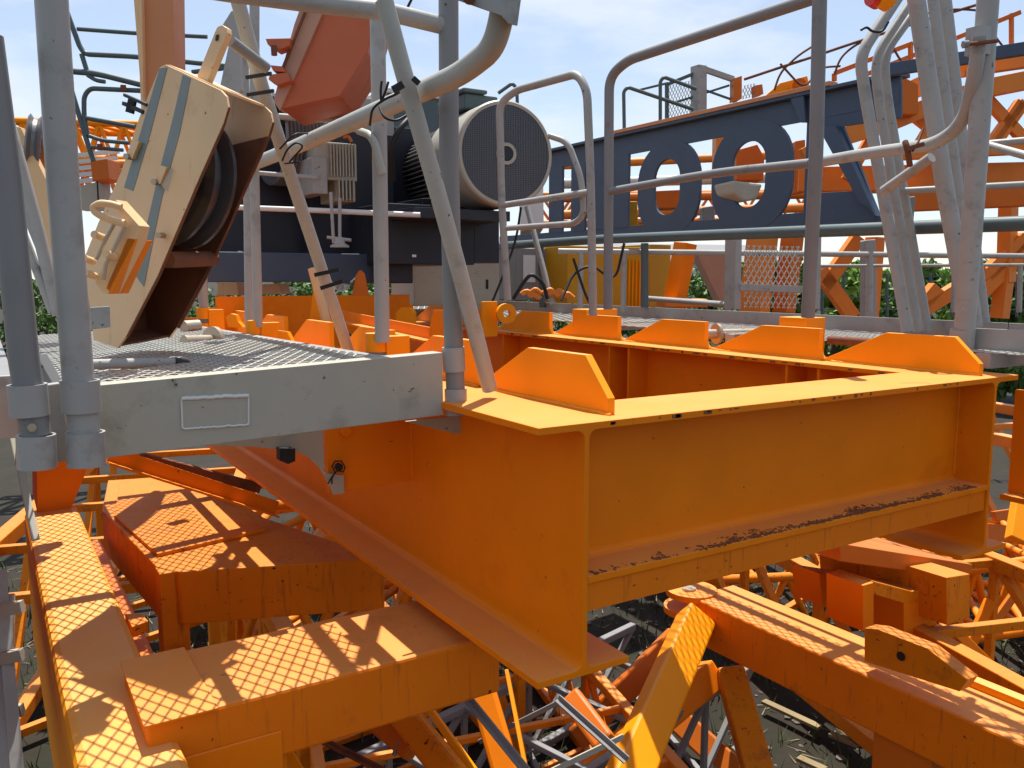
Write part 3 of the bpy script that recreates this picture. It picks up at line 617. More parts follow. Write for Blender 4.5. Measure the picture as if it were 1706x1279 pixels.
# drum flange glimpsed beside the pulley block
dc = D(448, 232, 5.0)
mm_ = MB(); prof = []
for k in range(12): prof += [(k * .022, .24), (k * .022 + .011, .255)]
mm_.lathe(dc, (1, .1, 0), prof, 48).build('rope_drum', 'rope', wi)
MB().tube([D(385, 345, 4.6), D(520, 350, 4.6), D(700, 358, 4.6)], .014, 12).build('grease_pipe', 'white', wi); MB().tube([D(430, 288, 4.7), D(530, 296, 4.7)], .012, 12).build('grease_pipe', 'grey', wi); MB().tube([D(465, 194, 4.8), D(640, 205, 4.8)], .018, 12).build('grease_pipe', 'grey', wi)
for (a, b) in ((400, 422), (520, 424), (690, 428)): MB().tube([D(a, b, 4.7), D(a, b - 4, 4.7)], .012, 8).build('bolt', 'white', wi)
# pipes and valves at foot of small motor
for (a, b, c_, e) in ((551, 320, 556, 405), (566, 330, 566, 410), (545, 395, 585, 400)): MB().tube([D(a, b, 4.55), D(c_, e, 4.55)], .009, 10).build('hydraulic_pipe', 'grey', wi)
MB().lathe(D(566, 412, 4.55), (0, 0, 1), [(0, .05), (.01, .05), (.02, .03), (.05, .025), (.06, 0)], 18).build('valve', 'grey', wi)
# small gear motor
gm = thing('brake_motor', D(560, 335, 4.6), 'light grey finned brake motor fixed on the dark winch', 'motor')
def gbox(name, px0, py0, px1, py1, yn, yf, mm, parent=None):
    a = PY(px0, py1, yn); b = PY(px1, py0, yn); return MB().box((a.x, yn, a.z), (b.x, yf, b.z)).build(name, mm, parent or gm, bevel=.006)
body = gbox('casing', 526, 240, 594, 298, 4.62, 4.9, 'greyl'); gbox('lower_casing', 560, 298, 592, 335, 4.64, 4.9, 'greyl'); gbox('terminal_box', 522, 262, 545, 322, 4.6, 4.9, 'grey')
m = MB()
for k in range(9):
    a = PY(548 + k * 5, 240, 4.62); b = PY(548 + k * 5, 294, 4.62); m.box((a.x, 4.600, b.z), (a.x + .006, 4.619, a.z))
for k in range(5):
    a = PY(562 + k * 6, 300, 4.62); b = PY(562 + k * 6, 334, 4.62); m.box((a.x, 4.60, b.z), (a.x + .007, 4.639, a.z))
m.build('cooling_fins', 'greyl', body)
MB().tube([D(586, 236, 4.55), D(580, 226, 4.55), D(572, 229, 4.55)], .008, 8, .02).build('lifting_eye', 'redor', gm)
# main motor
FN = D(843, 256, 4.85)
mo = thing('hoist_motor', FN + V((0, .4, -.35)), 'big electric hoist motor with cream cowl and round perforated fan cover facing the camera', 'motor')
rm = 0.29; ax = V((.12, 1, .0)).normalized(); back = V((0, 1, 0))
MB().lathe(FN, ax, [(0.012, 0), (0.012, rm - .02)], 72).build('cowl_back', 'black', mo)
MB().lathe(FN, ax, [(-.004, rm - .025), (-.004, rm - .008), (.006, rm), (.50, rm), (.56, rm - .03), (.60, rm - .07)], 72).build('cowl', 'cowl', mo)
# perforated cover: real grid of bars
m = MB(); nxv = ax.cross(V((0, 0, 1))).normalized(); nyv = ax.cross(nxv).normalized(); nb = 26; Rg = rm - .022
for k in range(-nb, nb + 1):
    off = k * Rg / nb; hl = math.sqrt(max(0, Rg * Rg - off * off))
    if hl < .01: continue
    m.bar(FN + nxv * off - nyv * hl, FN + nxv * off + nyv * hl, .0055, .002, up=ax); m.bar(FN + nyv * off - nxv * hl + ax * .002, FN + nyv * off + nxv * hl + ax * .002, .0055, .002, up=ax)
m.build('fan_grille', 'grille', mo)
MB().lathe(FN, -ax, [(.0, .042), (.012, .042), (.012, .060), (.0, .062)], 14).build('hub_ring', 'greyl', mo)
MB().lathe(FN, -ax, [(.006, .0), (.006, .046)], 20).build('hub_disc', 'dark', mo)
MB().lathe(FN + ax * .62, ax, [(0, .05), (0, rm - .07), (.75, rm - .07), (.75, .05)], 48).build('stator', 'dark', mo)
m = MB()
for k in range(56):
    a = 2 * math.pi * k / 56; d1 = nxv * math.cos(a) + nyv * math.sin(a); p0 = FN + ax * .64 + d1 * (rm - .05)
    m.bar(p0, p0 + ax * .7, .006, .05, up=d1)
m.build('cooling_fins', 'greyd', mo)
a = FN + V((-.1, .25, rm)); MB().box((a.x - .02, a.y, a.z - .02), (a.x + .2, a.y + .35, a.z + .07)).build('terminal_box', 'teal', mo, bevel=.01)
MB().box((a.x - .04, a.y - .02, a.z + .071), (a.x + .12, a.y + .2, a.z + .095)).build('terminal_lid', 'teal', mo, bevel=.01)
for s_ in (-.2, .2): MB().box((FN.x + s_ - .05, FN.y + .55, FN.z - rm - .02), (FN.x + s_ + .05, FN.y + 1.3, FN.z - rm + .08)).build('foot', 'dark', mo, bevel=.004)
MB().tube([D(655, 300, 4.8), D(650, 250, 4.7), D(664, 215, 4.7), D(690, 190, 4.8)], .017, 12, .15).build('power_cable', 'black', mo)
cb_ = thing('control_cabinet', D(735, 235, 6.4), 'green-grey electrical cabinet just behind the motor and its post', 'cabinet')
a = PY(648, 240, 5.9); b = PY(770, 170, 5.9); MB().box((a.x, 5.9, a.z), (b.x, 6.3, b.z)).build('body', 'teal', cb_, bevel=.006)
MB().box((a.x - .02, 5.88, b.z + .001), (b.x + .02, 6.32, b.z + .035)).build('lid', 'white', cb_, bevel=.004)
MB().prism([PY(q_[0], q_[1], 5.895) for q_ in ((672, 190), (685, 188), (685, 204), (672, 206))], (0, .004, 0)).build('latch', 'navy', cb_)
# hanging hoses right of the motor
m = MB(); m.tube([D(868, 345, 5), D(860, 400, 5), D(838, 460, 4.9), D(815, 515, 4.8)], .007, 8, .1); tag(m.build('hose', 'black'), 'long thin black hose dangling down from below the motor fan', 'hose')
m = MB(); m.tube([D(1040, 405, 5), D(1025, 470, 5), D(985, 440, 5), D(955, 455, 5), D(935, 500, 4.9)], .008, 8, .25); m.tube([D(955, 430, 5), D(975, 490, 5), D(985, 510, 5)], .008, 8, .1); tag(m.build('hose', 'black'), 'black hoses looping in front of the ochre cabinet', 'hose')
m = MB(); m.tube([D(855, 498, 5.2), D(872, 470, 5.2), D(885, 455, 5.2), D(905, 470, 5.2), D(912, 498, 5.2)], .012, 8, .2); tag(m.build('hose', 'black'), 'dark hose arch behind the toe board under the motor', 'hose')
# white cabinet + barrel pieces behind
wc_ = thing('white_cabinet', D(760, 520, 6.2), 'pale grey locker with a small black handle standing below the motor', 'cabinet')
a = PY(690, 510, 5.6); b = PY(832, 430, 5.6); MB().box((a.x, 5.6, a.z), (b.x, 6.0, b.z)).build('body', 'greyl', wc_, bevel=.005); MB().box((b.x - .12, 5.595, a.z + .12), (b.x - .1, 5.599, a.z + .19)).build('handle', 'black', wc_)
MB().box((a.x + .28, 5.594, a.z + .01), (a.x + .31, 5.599, b.z - .01)).build('door_edge', 'greyl', wc_)
kg = thing('grey_cabinet', D(900, 500, 6.6), 'purple-grey panelled cabinet seen between the small gate and the ochre one', 'cabinet')
a = PY(860, 500, 5.7); b = PY(950, 415, 5.7); MB().box((a.x, 5.7, a.z), (b.x, 6.1, b.z)).build('body', 'greyd', kg, bevel=.005); a = PY(872, 470, 5.69); b = PY(892, 425, 5.69); MB().box((a.x, 5.69, a.z), (b.x, 5.699, b.z)).build('window', 'white', kg)
oc = thing('ochre_cabinet', D(1000, 510, 6.6), 'ochre steel cabinet with ribbed side under the left half of the sign', 'cabinet')
a = PY(945, 512, 5.4); b = PY(1068, 412, 5.4); MB().box((a.x, 5.4, a.z), (b.x, 5.9, b.z)).build('body', 'panel', oc, bevel=.005)
a = PY(1082, 512, 5.5); b = PY(1118, 408, 5.5); MB().box((a.x, 5.5, a.z), (b.x, 5.9, b.z)).build('side_panel', 'panel', oc, bevel=.005)
for k in range(4): a = PY(1046 + k * 6, 510, 5.39); MB().box((a.x, 5.385, a.z), (a.x + .012, 5.399, a.z + .37)).build('rib', 'yellow', oc)
m = MB(); m.bar(D(1142, 405, 6.8), D(1122, 512, 6.8), .14, .12); tag(m.build('leaning_prop', 'orange', bevel=.004), 'single orange prop rising beside the ochre cabinet', 'prop')
m = MB()
rr = random.Random(21)
for k in range(12):
    x = 868 + rr.random() * 70; y = 486 + rr.random() * 10; m.tube([D(x, y, 5.8), D(x + 8, y - 6, 5.8), D(x + 18, y + 3, 5.8)], .015, 8, .05)
tag(m.build('strap_heap', 'farorange'), 'orange lifting slings heaped behind the toe board', 'slings')

# ================================================================== SIGN (cut-out letters seen from behind)
sg = thing('cutout_sign', V((5, 5, 2.4)), 'navy steel sign with big cut-out letters, seen from behind above the handrail', 'sign')
XS = 5.0
def sp(a, b): return PX(a, b, XS)
def splate(name, pts, t=.03, mm='navy', off=0): return MB().prism([sp(a, b) + V((off, 0, 0)) for a, b in pts], (t, 0, 0)).build(name, mm, sg, bevel=.002)
def yz(y, z): return V((XS, y, z))
zt, zb = 3.36, 2.46
# frame
MB().box((XS - .06, 3.42, zt - .004), (XS + .10, 8.3, zt + .02)).build('top_flange', 'navy', sg, bevel=.002)
MB().box((XS, 3.42, zt - .17), (XS + .02, 8.3, zt - .006)).build('top_rail', 'navy', sg, bevel=.001)
MB().box((XS, 3.55, zb - .02), (XS + .02, 8.3, zb + .10)).build('bottom_rail', 'navy', sg, bevel=.001)
def yof(px): return PX(px, 300, XS).y
def upright(pa, pb, name='upright'): MB().box((XS - .004, yof(pb), zb + .09), (XS + .024, yof(pa), zt - .16)).build(name, 'navy', sg, bevel=.001)
upright(1020, 1047)
# letters as solid plates
def letter_o(pl_, pr_, hl, hr, zo0, zo1, zi0, zi1, name='letter'):
    y1, y0 = yof(pl_), yof(pr_); i1, i0 = yof(hl), yof(hr)
    def rr_(ya, yb, za, zb_, r, n=8):
        pts = []
        for (cy, cz, s0) in ((yb - r, zb_ - r, 0), (ya + r, zb_ - r, 90), (ya + r, za + r, 180), (yb - r, za + r, 270)):
            for k in range(n + 1):
                t = R(s0 + 90 * k / n); pts.append((cy + r * math.cos(t), cz + r * math.sin(t)))
        return pts
    O = rr_(y0, y1, zo0, zo1, (y1 - y0) * .42); I = rr_(i0, i1, zi0, zi1, (i1 - i0) * .48)
    m = MB(); n = len(O); t = .024; b0 = len(m.v)
    for (x) in (XS - .003, XS + t):
        for P_ in (O, I): m.v += [V((x, a, b)) for a, b in P_]
    for k in range(n):
        j = (k + 1) % n
        m.face([b0 + k, b0 + j, b0 + n + j, b0 + n + k]); m.face([b0 + 2 * n + k, b0 + 3 * n + k, b0 + 3 * n + j, b0 + 2 * n + j])
        m.face([b0 + k, b0 + 2 * n + k, b0 + 2 * n + j, b0 + j]); m.face([b0 + n + k, b0 + n + j, b0 + 3 * n + j, b0 + 3 * n + k])
    return m.build(name, 'navy', sg)
letter_o(1063, 1166, 1090, 1133, zb + .0, zt - .13, zb + .17, zt - .27)
letter_o(1186, 1319, 1219, 1275, zb + .0, zt - .10, zb + .17, zt - .24)
upright(1341, 1352)
splate('letter', [(1352, 165), (1500, 138), (1500, 196), (1404, 210), (1470, 372), (1345, 378), (1345, 322), (1420, 318), (1370, 212), (1352, 214)], .022, off=.003)
splate('letter_edge', [(1370, 212), (1400, 210), (1466, 360), (1452, 345), (1440, 338)], .05, off=-.05)
# M / L / I strokes left of the post
for (a, b) in ((915, 937), (952, 975), (992, 1012)): upright(a, b, 'letter')
splate('letter', [(975, 250), (992, 250), (1000, 330), (992, 370), (975, 330)], .022, off=.003)
MB().box((XS + .026, 3.5, zt + .021), (XS + .12, 6.5, zt + .033)).build('warning_strip', 'panel', sg)
MB().box((XS - .07, 3.9, zt + .0205), (XS + .02, 6.2, zt + .05)).build('top_ledge', 'muted', sg, bevel=.002)
MB().box((XS - .14, 3.9, zt + .021), (XS - .02, 6.2, zt + .027)).build('top_ledge', 'cream', sg) if False else None
for a in (1322, 1335): splate('bracket', [(a, 160), (a + 24, 156), (a + 28, 205), (a + 20, 205)], .02, off=-.05) if a == 1322 else None

# ================================================================== BACKGROUND FRAMES
def slattice(name, label, p0, p1, h, wv, n, mm, cw=.09, bw=.05, group=None):
    p0, p1, up, wv = V(p0), V(p1), V((0, 0, h)), V(wv); t = thing(name, p0, label, 'mast section', group); d = p1 - p0
    for o_ in (V((0, 0, 0)), up, wv, up + wv): MB().bar(p0 + o_, p1 + o_, cw, cw).build('chord', mm, t, bevel=.006)
    for k in range(n):
        a = p0 + d * (k / n); b = p0 + d * ((k + 1) / n)
        for o_ in (V((0, 0, 0)), wv):
            MB().bar(a + o_, (b if k % 2 else b) + o_ + up, bw, bw).build('diagonal', mm, t, bevel=.004); MB().bar(a + o_, a + o_ + up, bw, bw).build('upright', mm, t, bevel=.004)
        MB().bar(a + up, a + up + wv, bw, bw).build('cross_bar', mm, t, bevel=.004); MB().bar(a, b + wv, bw, bw).build('diagonal', mm, t, bevel=.004)
    return t
def lattice(name, label, p0, p1, up, h, wv, n, mm, rc=.06, rb_=.035, group=None, cat='boom section'):
    """four-chord lattice boom from p0 to p1; up*h = height vector, wv = width vector"""
    p0, p1, up, wv = V(p0), V(p1), V(up).normalized() * h, V(wv)
    t = thing(name, p0, label, cat, group); ch = MB(); d = p1 - p0
    for o_ in (V((0, 0, 0)), up, wv, up + wv):
        MB().tube([p0 + o_, p1 + o_], rc, 10).build('chord', mm, t)
    m = MB()
    for k in range(n):
        a = p0 + d * (k / n); b = p0 + d * ((k + 1) / n); c = (a + b) / 2
        for o_ in (V((0, 0, 0)), wv):
            m.tube([a + o_, c + o_ + up], rb_, 8); m.tube([c + o_ + up, b + o_], rb_, 8)
        for o_ in (V((0, 0, 0)), up): m.tube([a + o_, a + o_ + wv], rb_, 8); m.tube([a + o_, b + o_ + wv], rb_, 8)
    m.build('lacing', mm, t); return t
grp = 'orange lattice sections stacked behind'
# big curved jib at right
jb = thing('lattice_jib', D(1500, 520, 8), 'large orange jib with curved upper chords and crossing diagonals at the right edge', 'crane jib')
def jt(pts, r_, mm='farorange', name='chord', bend=.4): MB().tube([D(*p) for p in pts], r_, 10, bend).build(name, mm, jb)
def jbx(p, q_, w_, h_, mm='farorange', name='chord', par=None): MB().bar(D(*p), D(*q_), w_, h_).build(name, mm, par or jb, bevel=.004)
for a, b in zip([(1230, 188), (1330, 172), (1430, 170), (1520, 150), (1600, 112), (1740, 92)][:-1], [(1230, 188), (1330, 172), (1430, 170), (1520, 150), (1600, 112), (1740, 92)][1:]): 
    if a[0] >= 1500: jbx((a[0], a[1], 8), (b[0], b[1], 8), .12, .17)
arc = [(1390, 232), (1480, 205), (1560, 172), (1640, 148), (1740, 128)]
for a, b in zip(arc[:-1], arc[1:]): jbx((a[0], a[1], 7.6), (b[0], b[1], 7.6), .14, .15)
jbx((1330, 300, 8.2), (1740, 292, 7.6), .16, .22); jbx((1470, 335, 7.8), (1740, 322, 7.4), .2, .2, 'redor')
jbx((1480, 258, 7.7), (1740, 245, 7.5), .1, .10)
for (a, b) in (((1500, 175), (1565, 225)), ((1630, 150), (1706, 232)), ((1700, 170), (1650, 240)), ((1660, 236), (1706, 170)), ((1340, 245), (1360, 290)), ((1400, 240), (1440, 300)), ((1455, 222), (1410, 300)), ((1580, 160), (1520, 260))): jbx((a[0], a[1], 7.7), (b[0], b[1], 7.7), .07, .09, name='diagonal')
for (a, b) in (((1430, 395), (1370, 480)), ((1365, 450), (1420, 528)), ((1706, 395), (1640, 460)), ((1640, 452), (1530, 520)), ((1680, 340), (1676, 470)), ((1720, 400), (1630, 490)), ((1676, 440), (1665, 530)), ((1560, 478), (1525, 520)), ((1458, 395), (1448, 528))): jbx((a[0], a[1], 8.4), (b[0], b[1], 8.4), .13, .13, name='diagonal')
for (a, b) in (((1480, 98), (1480, 60)), ((1517, 70), (1517, 105)), ((1390, 122), (1390, 135)), ((1685, 22), (1685, 78)), ((1440, 125), (1700, 20)), ((1390, 122), (1520, 72))): jbx((a[0], a[1], 8), (b[0], b[1], 8), .03, .04, 'redor', 'hand_rail')
MB().bar(D(1470, 118, 5.2), D(1740, 76, 5.0), .05, .07).build('walkway_edge', 'navy', jb, bevel=.002)
MB().prism([D(a, b, 7.4) for a, b in ((1505, 128), (1530, 140), (1530, 190), (1500, 190), (1497, 150))], V((.1, .15, 0))).build('gusset', 'redor', jb, bevel=.004)
# orange humps above the sign
jm = thing('jib_section', D(1300, 170, 9), 'orange-yellow tapered boom head showing above the sign top', 'boom section')
MB().prism([D(a, b, 9) for a, b in ((1262, 170), (1300, 138), (1345, 126), (1352, 158), (1300, 172))], V((.2, .3, 0))).build('head_plate', 'yellow', jm, bevel=.005); MB().tube([D(1332, 142, 8.95), D(1332, 142, 8.8)], .07, 20).build('pin', 'redor', jm)
# cables over the boom
for i, pts in enumerate(([(1240, 132), (1300, 112), (1350, 96), (1420, 72), (1520, 40), (1640, 4)], [(1290, 150), (1300, 120), (1330, 92), (1352, 78)], [(1390, 124), (1400, 96), (1420, 78), (1450, 62)], [(1500, 40), (1540, 22), (1590, 14), (1640, 18)], [(1655, 10), (1650, 50), (1670, 76)], [(1480, 66), (1500, 100), (1512, 112)], [(1300, 106), (1340, 150), (1365, 112), (1400, 110)])):
    m = MB(); m.tube([D(a, b, 7.2) for a, b in pts], .009 if i else .012, 6, .3); tag(m.build('cable', 'rust'), ['long dark cable strung over the sign toward the right', 'arched wire behind the tall rail corner', 'arched wire left of the bent poles', 'wire between the poles and right post', 'loose wire right of the bolted post', 'short wire beside the bent poles', 'sagging wire over the boom head'][i], 'cable')
# cage with mesh
cg = thing('mesh_cage', D(1165, 200, 8.5), 'grey post and mesh cage panels rising above the sign between the two rails', 'cage')
def cbar(a, b, w_, mm='grey', d=8.5): MB().bar(D(a[0], a[1], d), D(b[0], b[1], d), w_, w_).build('frame_bar', mm, cg, bevel=.003)
cbar((1164, 110), (1164, 205), .11); cbar((1164, 112), (1222, 132), .05); cbar((1222, 130), (1222, 170), .05); cbar((1113, 140), (1157, 122), .03, 'teal'); cbar((1111, 140), (1111, 200), .03, 'teal'); cbar((1064, 150), (1113, 138), .02, 'teal'); cbar((1120, 172), (1215, 142), .02, 'teal'); cbar((1175, 150), (1220, 166), .02, 'teal')
MB().prism([D(a, b, 8.4) for a, b in ((1224, 130), (1236, 126), (1236, 164), (1222, 168))], V((.05, .1, 0))).build('bracket', 'redor', cg); MB().prism([D(a, b, 8.4) for a, b in ((1258, 142), (1270, 140), (1272, 156), (1260, 160))], V((.05, .1, 0))).build('bracket', 'redor', cg)
m = MB(); o_ = D(1113, 198, 8.5); exmesh(m, o_, D(1113, 141, 8.5) - o_, D(1155, 188, 8.5) - o_, .062, .03, .006, .003); m.build('mesh_panel', 'galv', cg)
m = MB(); o_ = D(1237, 165, 8.5); exmesh(m, o_, D(1237, 136, 8.5) - o_, D(1260, 160, 8.5) - o_, .062, .03, .006, .003); m.build('mesh_panel', 'galv', cg)
for pts in ([(1040, 215), (1039, 152), (1046, 145), (1155, 182)], [(1100, 200), (1100, 135), (1106, 128), (1160, 148)]): MB().tube([D(a, b, 8.2) for a, b in pts], .017, 10, .12).build('hoop_rail', 'teal', cg)
# hoop above motor
t = thing('guard_rail', D(840, 170, 6), 'small dark hoop rail behind the motor terminal box', 'guard rail'); MB().tube([D(830, 155, 6), D(854, 138, 6), D(861, 148, 6), D(862, 175, 6)], .012, 10, .08).build('rail', 'teal', t)
MB().tube([D(570, 165, 7), D(600, 150, 7), D(655, 155, 7)], .012, 8, .1).build('rail', 'grey', t)
m = MB(); m.tube([D(690, -10, 5.2), D(655, 60, 5.2), D(565, 165, 5.2)], .008, 8); tag(m.build('cable', 'black'), 'thin dark cable rising past the red beam', 'cable')
# mesh column panels
mp_ = thing('mesh_guard', D(1290, 515, 5.4), 'wire mesh guard panel in a grey frame in front of stored orange sections', 'mesh guard')
o_ = D(1240, 512, 5.0); m = MB(); exmesh(m, o_, D(1240, 395, 5.0) - o_, D(1338, 514, 5.0) - o_, .06, .032, .005, .003); m.build('mesh', 'galv', mp_)
for a, b, w_ in (((1222, 395), (1220, 515), .085), ((1358, 395), (1356, 515), .05)): MB().bar(D(a[0], a[1], 5.0), D(b[0], b[1], 5.0), w_, .05).build('frame_post', 'grey', mp_, bevel=.002)
MB().bar(D(1232, 478, 4.98), D(1340, 482, 4.98), .03, .04).build('frame_bar', 'grey', mp_, bevel=.002)
for (a, w_, mm, lb) in ((1264, .2, 'farorange', 'broad orange upright stored behind the wire mesh panel'), (1314, .12, 'redor', 'narrow darker orange upright behind the mesh, right of the broad one')):
    m = MB(); m.bar(D(a + 6, 395, 6), D(a - 8, 520, 6), w_, .1); tag(m.build('stored_upright', mm, bevel=.004), lb, 'upright')
# grey panelled block through the O
m = MB(); m.prism([D(a, b, 6.6) for a, b in ((1219, 300), (1272, 306), (1262, 332), (1240, 336), (1222, 322))], V((.1, .3, 0))); tag(m.build('float_tank', 'greyl', bevel=.02), 'light grey rounded tank seen through the hole of the right O', 'tank')
# stacked lattice sections behind sign / horizon
k = 0
for (p, q_, h, mm, lb) in (
    ((870, 372, 14), (1460, 362, 15), .45, 'farorange', 'more distant orange lattice section seen through the letter gaps'),
    ((30, 330, 9), (420, 325, 10), .35, 'farorange', 'orange lattice section behind the far left railings, lower one'),
    ((20, 262, 11), (420, 268, 12), .45, 'yellow', 'ochre lattice section along the skyline at far left')):
    a, b = D(*p), D(*q_); lattice('lattice_section', lb, a, b, (0, 0, 1), h, V((.3, .6, 0)).normalized() * .8, 10, mm, .045, .025, grp)
for (pts, dd, th_, mm, nm, lb) in (
    ([(1226, 250), (1262, 240), (1274, 262), (1272, 300), (1228, 300)], 9.5, .5, 'redor', 'winch_housing', 'red-orange housing seen through the hole of the right O'),
    ([(1194, 222), (1214, 218), (1218, 300), (1200, 330), (1192, 330)], 9.0, .2, 'farorange', 'orange_upright', 'orange upright seen in the gap between the two O letters'),
    ([(1092, 318), (1134, 316), (1132, 346), (1096, 347)], 10.0, .4, 'redor', 'gear_housing', 'red gear housing low in the hole of the left O'),
    ([(1325, 235), (1342, 232), (1342, 320), (1325, 322)], 9.2, .2, 'redor', 'red_upright', 'red upright between the right O and the Z'),
    ([(1046, 335), (1062, 335), (1064, 392), (1048, 392)], 8.0, .1, 'panel', 'striped_panel', 'ochre panel strip beside the left O'),
    ([(1170, 345), (1190, 342), (1192, 372), (1172, 375)], 8.5, .15, 'greyd', 'hook_block', 'grey hook block hanging between the two O letters'),
    ([(866, 300), (905, 296), (906, 380), (868, 384)], 12.0, 1.5, 'white', 'site_cabin', 'white cabin end glimpsed right of the motor'),
    ([(1160, 420), (1222, 420), (1222, 500), (1200, 505), (1168, 440)], 9.5, .3, 'primer', 'stored_plate', 'brownish folded plate left of the mesh guard'),
    ([(1108, 500), (1180, 498), (1180, 512), (1108, 512)], 6.4, .4, 'farorange', 'orange_crossbeam', 'low orange crossbeam at the foot of the single prop'),
    ([(1440, 400), (1460, 398), (1462, 530), (1440, 530)], 7.0, .1, 'grey', 'grey_upright', 'grey upright just left of the bent pole feet'),
    ([(1500, 330), (1526, 326), (1520, 410), (1500, 420)], 6.5, .1, 'greyd', 'chain_bracket', 'grey bracket between the bent and the straight poles')):
    m = MB(); m.prism([D(a, b, dd) for a, b in pts], V((fx, fy, 0)) * th_); tag(m.build(nm, mm, bevel=.01), lb, nm.replace('_', ' '))
for (y0, y1, dd, mm, lb) in ((268, 262, 13, 'farorange', 'distant orange pipe crossing behind the upper letters'), (298, 300, 10, 'white', 'pale pipe crossing behind the O holes'), (322, 330, 12, 'redor', 'distant red pipe crossing behind the lower letters'), (350, 352, 11, 'farorange', 'distant orange pipe just above the sign bottom rail')):
    tag(MB().tube([D(930, y0 + 8, dd), D(1340, y1 - 6, dd)], .06, 10).build('stored_pipe', mm), lb, 'pipe')
sh = thing('site_shed', D(1100, 470, 38), 'long pale shed with a grey roof far behind the machinery', 'shed')
a, b = D(700, 500, 34), D(1330, 500, 40); d_ = (b - a); a.z = GZ; b.z = GZ; d_ = b - a; nn_ = V((-d_.y, d_.x, 0)).normalized() * 6
MB().prism([a, b, b + nn_, a + nn_], (0, 0, 3.4)).build('wall', 'white', sh)
MB().prism([a + V((0, 0, 3.401)) - nn_ * .05, a + V((0, 0, 3.401)) + nn_ * 1.05, a + nn_ * .5 + V((0, 0, 4.3))], d_).build('roof', 'greyd', sh)
for k in range(9): c = a + d_ * ((k + .5) / 9); MB().prism([c + V((0, 0, 1.2)) - nn_ * .003, c + d_ * .05 + V((0, 0, 1.2)) - nn_ * .003, c + d_ * .05 + V((0, 0, 2.5)) - nn_ * .003, c + V((0, 0, 2.5)) - nn_ * .003], nn_ * .0025).build('window', 'dark', sh)
# ---------------- left background
lb1 = thing('orange_column', D(270, 520, 4), 'flat orange column with a pale edge rising out of frame behind the pulley block', 'column')
MB().prism([D(a, b, 4.0) for a, b in ((236, -20), (288, -20), (291, 200), (280, 520), (262, 520), (240, 170))], V((fx, fy, 0)) * .14).build('web', 'muted', lb1, bevel=.003)
MB().prism([D(a, b, 3.97) for a, b in ((221, -20), (235.5, -20), (239, 170), (262, 520), (250, 520), (232, 120))], V((fx, fy, 0)) * .2).build('flange', 'cream', lb1, bevel=.003)
rbm = thing('red_boom_end', D(520, 180, 4.3), 'red-orange box boom end with pale side channel tilting up behind the leaning braces', 'boom end')
ov = D(500, 18, 4.7) - D(538, 22, 4.3)
MB().prism([D(a, b, 4.3) for a, b in ((548, -20), (640, -20), (612, 87), (566, 160), (467, 181), (536, 25))], ov * .08 + V((fx, fy, 0)) * .5).build('box', 'redm', rbm, bevel=.004)
MB().prism([D(a, b, 4.28) for a, b in ((512, -20), (548, -20), (536, 25), (466, 184), (455, 168), (490, 40))], V((fx, fy, 0)) * .05).build('side_channel', 'primer', rbm, bevel=.003)
MB().prism([D(a, b, 4.26) for a, b in ((522, -20), (526, -20), (466, 130), (463, 126))], V((fx, fy, 0)) * .01).build('seam', 'rust', rbm)
for (pts) in ([(442, 64), (484, 63), (482, 76), (462, 84), (446, 74)], [(449, 124), (478, 120), (484, 134), (462, 142), (447, 132)], [(450, 108), (470, 110), (476, 120), (455, 118)]):
    MB().prism([D(a, b, 4.22) for a, b in pts], V((fx, fy, 0)) * .08).build('lug', 'redm', rbm, bevel=.003)
MB().tube([D(456, 76, 4.2), D(457, 92, 4.2)], .014, 10).build('lug_pin', 'rust', rbm)
g1 = thing('guard_rail', D(140, 330, 6.5), 'dark green railing frames stepping down at the far left behind the thick posts', 'guard rail')
for pts, r_ in (([(100, -20), (106, 5), (133, 78), (142, 90), (225, 94), (400, 112)], .016), ([(129, 48), (225, 55), (345, 61)], .013), ([(136, 90), (146, 122)], .015), ([(113, 118), (160, 122), (240, 142)], .019), ([(116, 140), (148, 245), (156, 268)], .016), ([(146, 225), (140, 195), (140, 160), (150, 147), (236, 151)], .015), ([(142, 196), (225, 211)], .015), ([(148, 226), (170, 234), (215, 238)], .013), ([(146, 125), (160, 134), (175, 136)], .013), ([(150, 245), (205, 250)], .012), ([(320, 120), (400, 110)], .014)):
    MB().tube([D(a, b, 5.6) for a, b in pts], r_, 10, .08).build('rail', 'teal', g1)
for (a, b) in ((205, 142), (166, 240)): MB().bar(D(a, b, 5.55), D(a + 1, b + 10, 5.55), .035, .03).build('clamp', 'rust', g1)
g2 = thing('grey_lever', D(350, 150, 3.9), 'grey bent lever arm between the pulley lug and the braces', 'lever')
MB().prism([D(a, b, 3.2) for a, b in ((368, 45), (385, 18), (396, 16), (402, 150), (372, 185), (365, 150), (384, 60), (372, 62))], V((fx, fy, 0)) * .03).build('arm', 'grey', g2, bevel=.002)
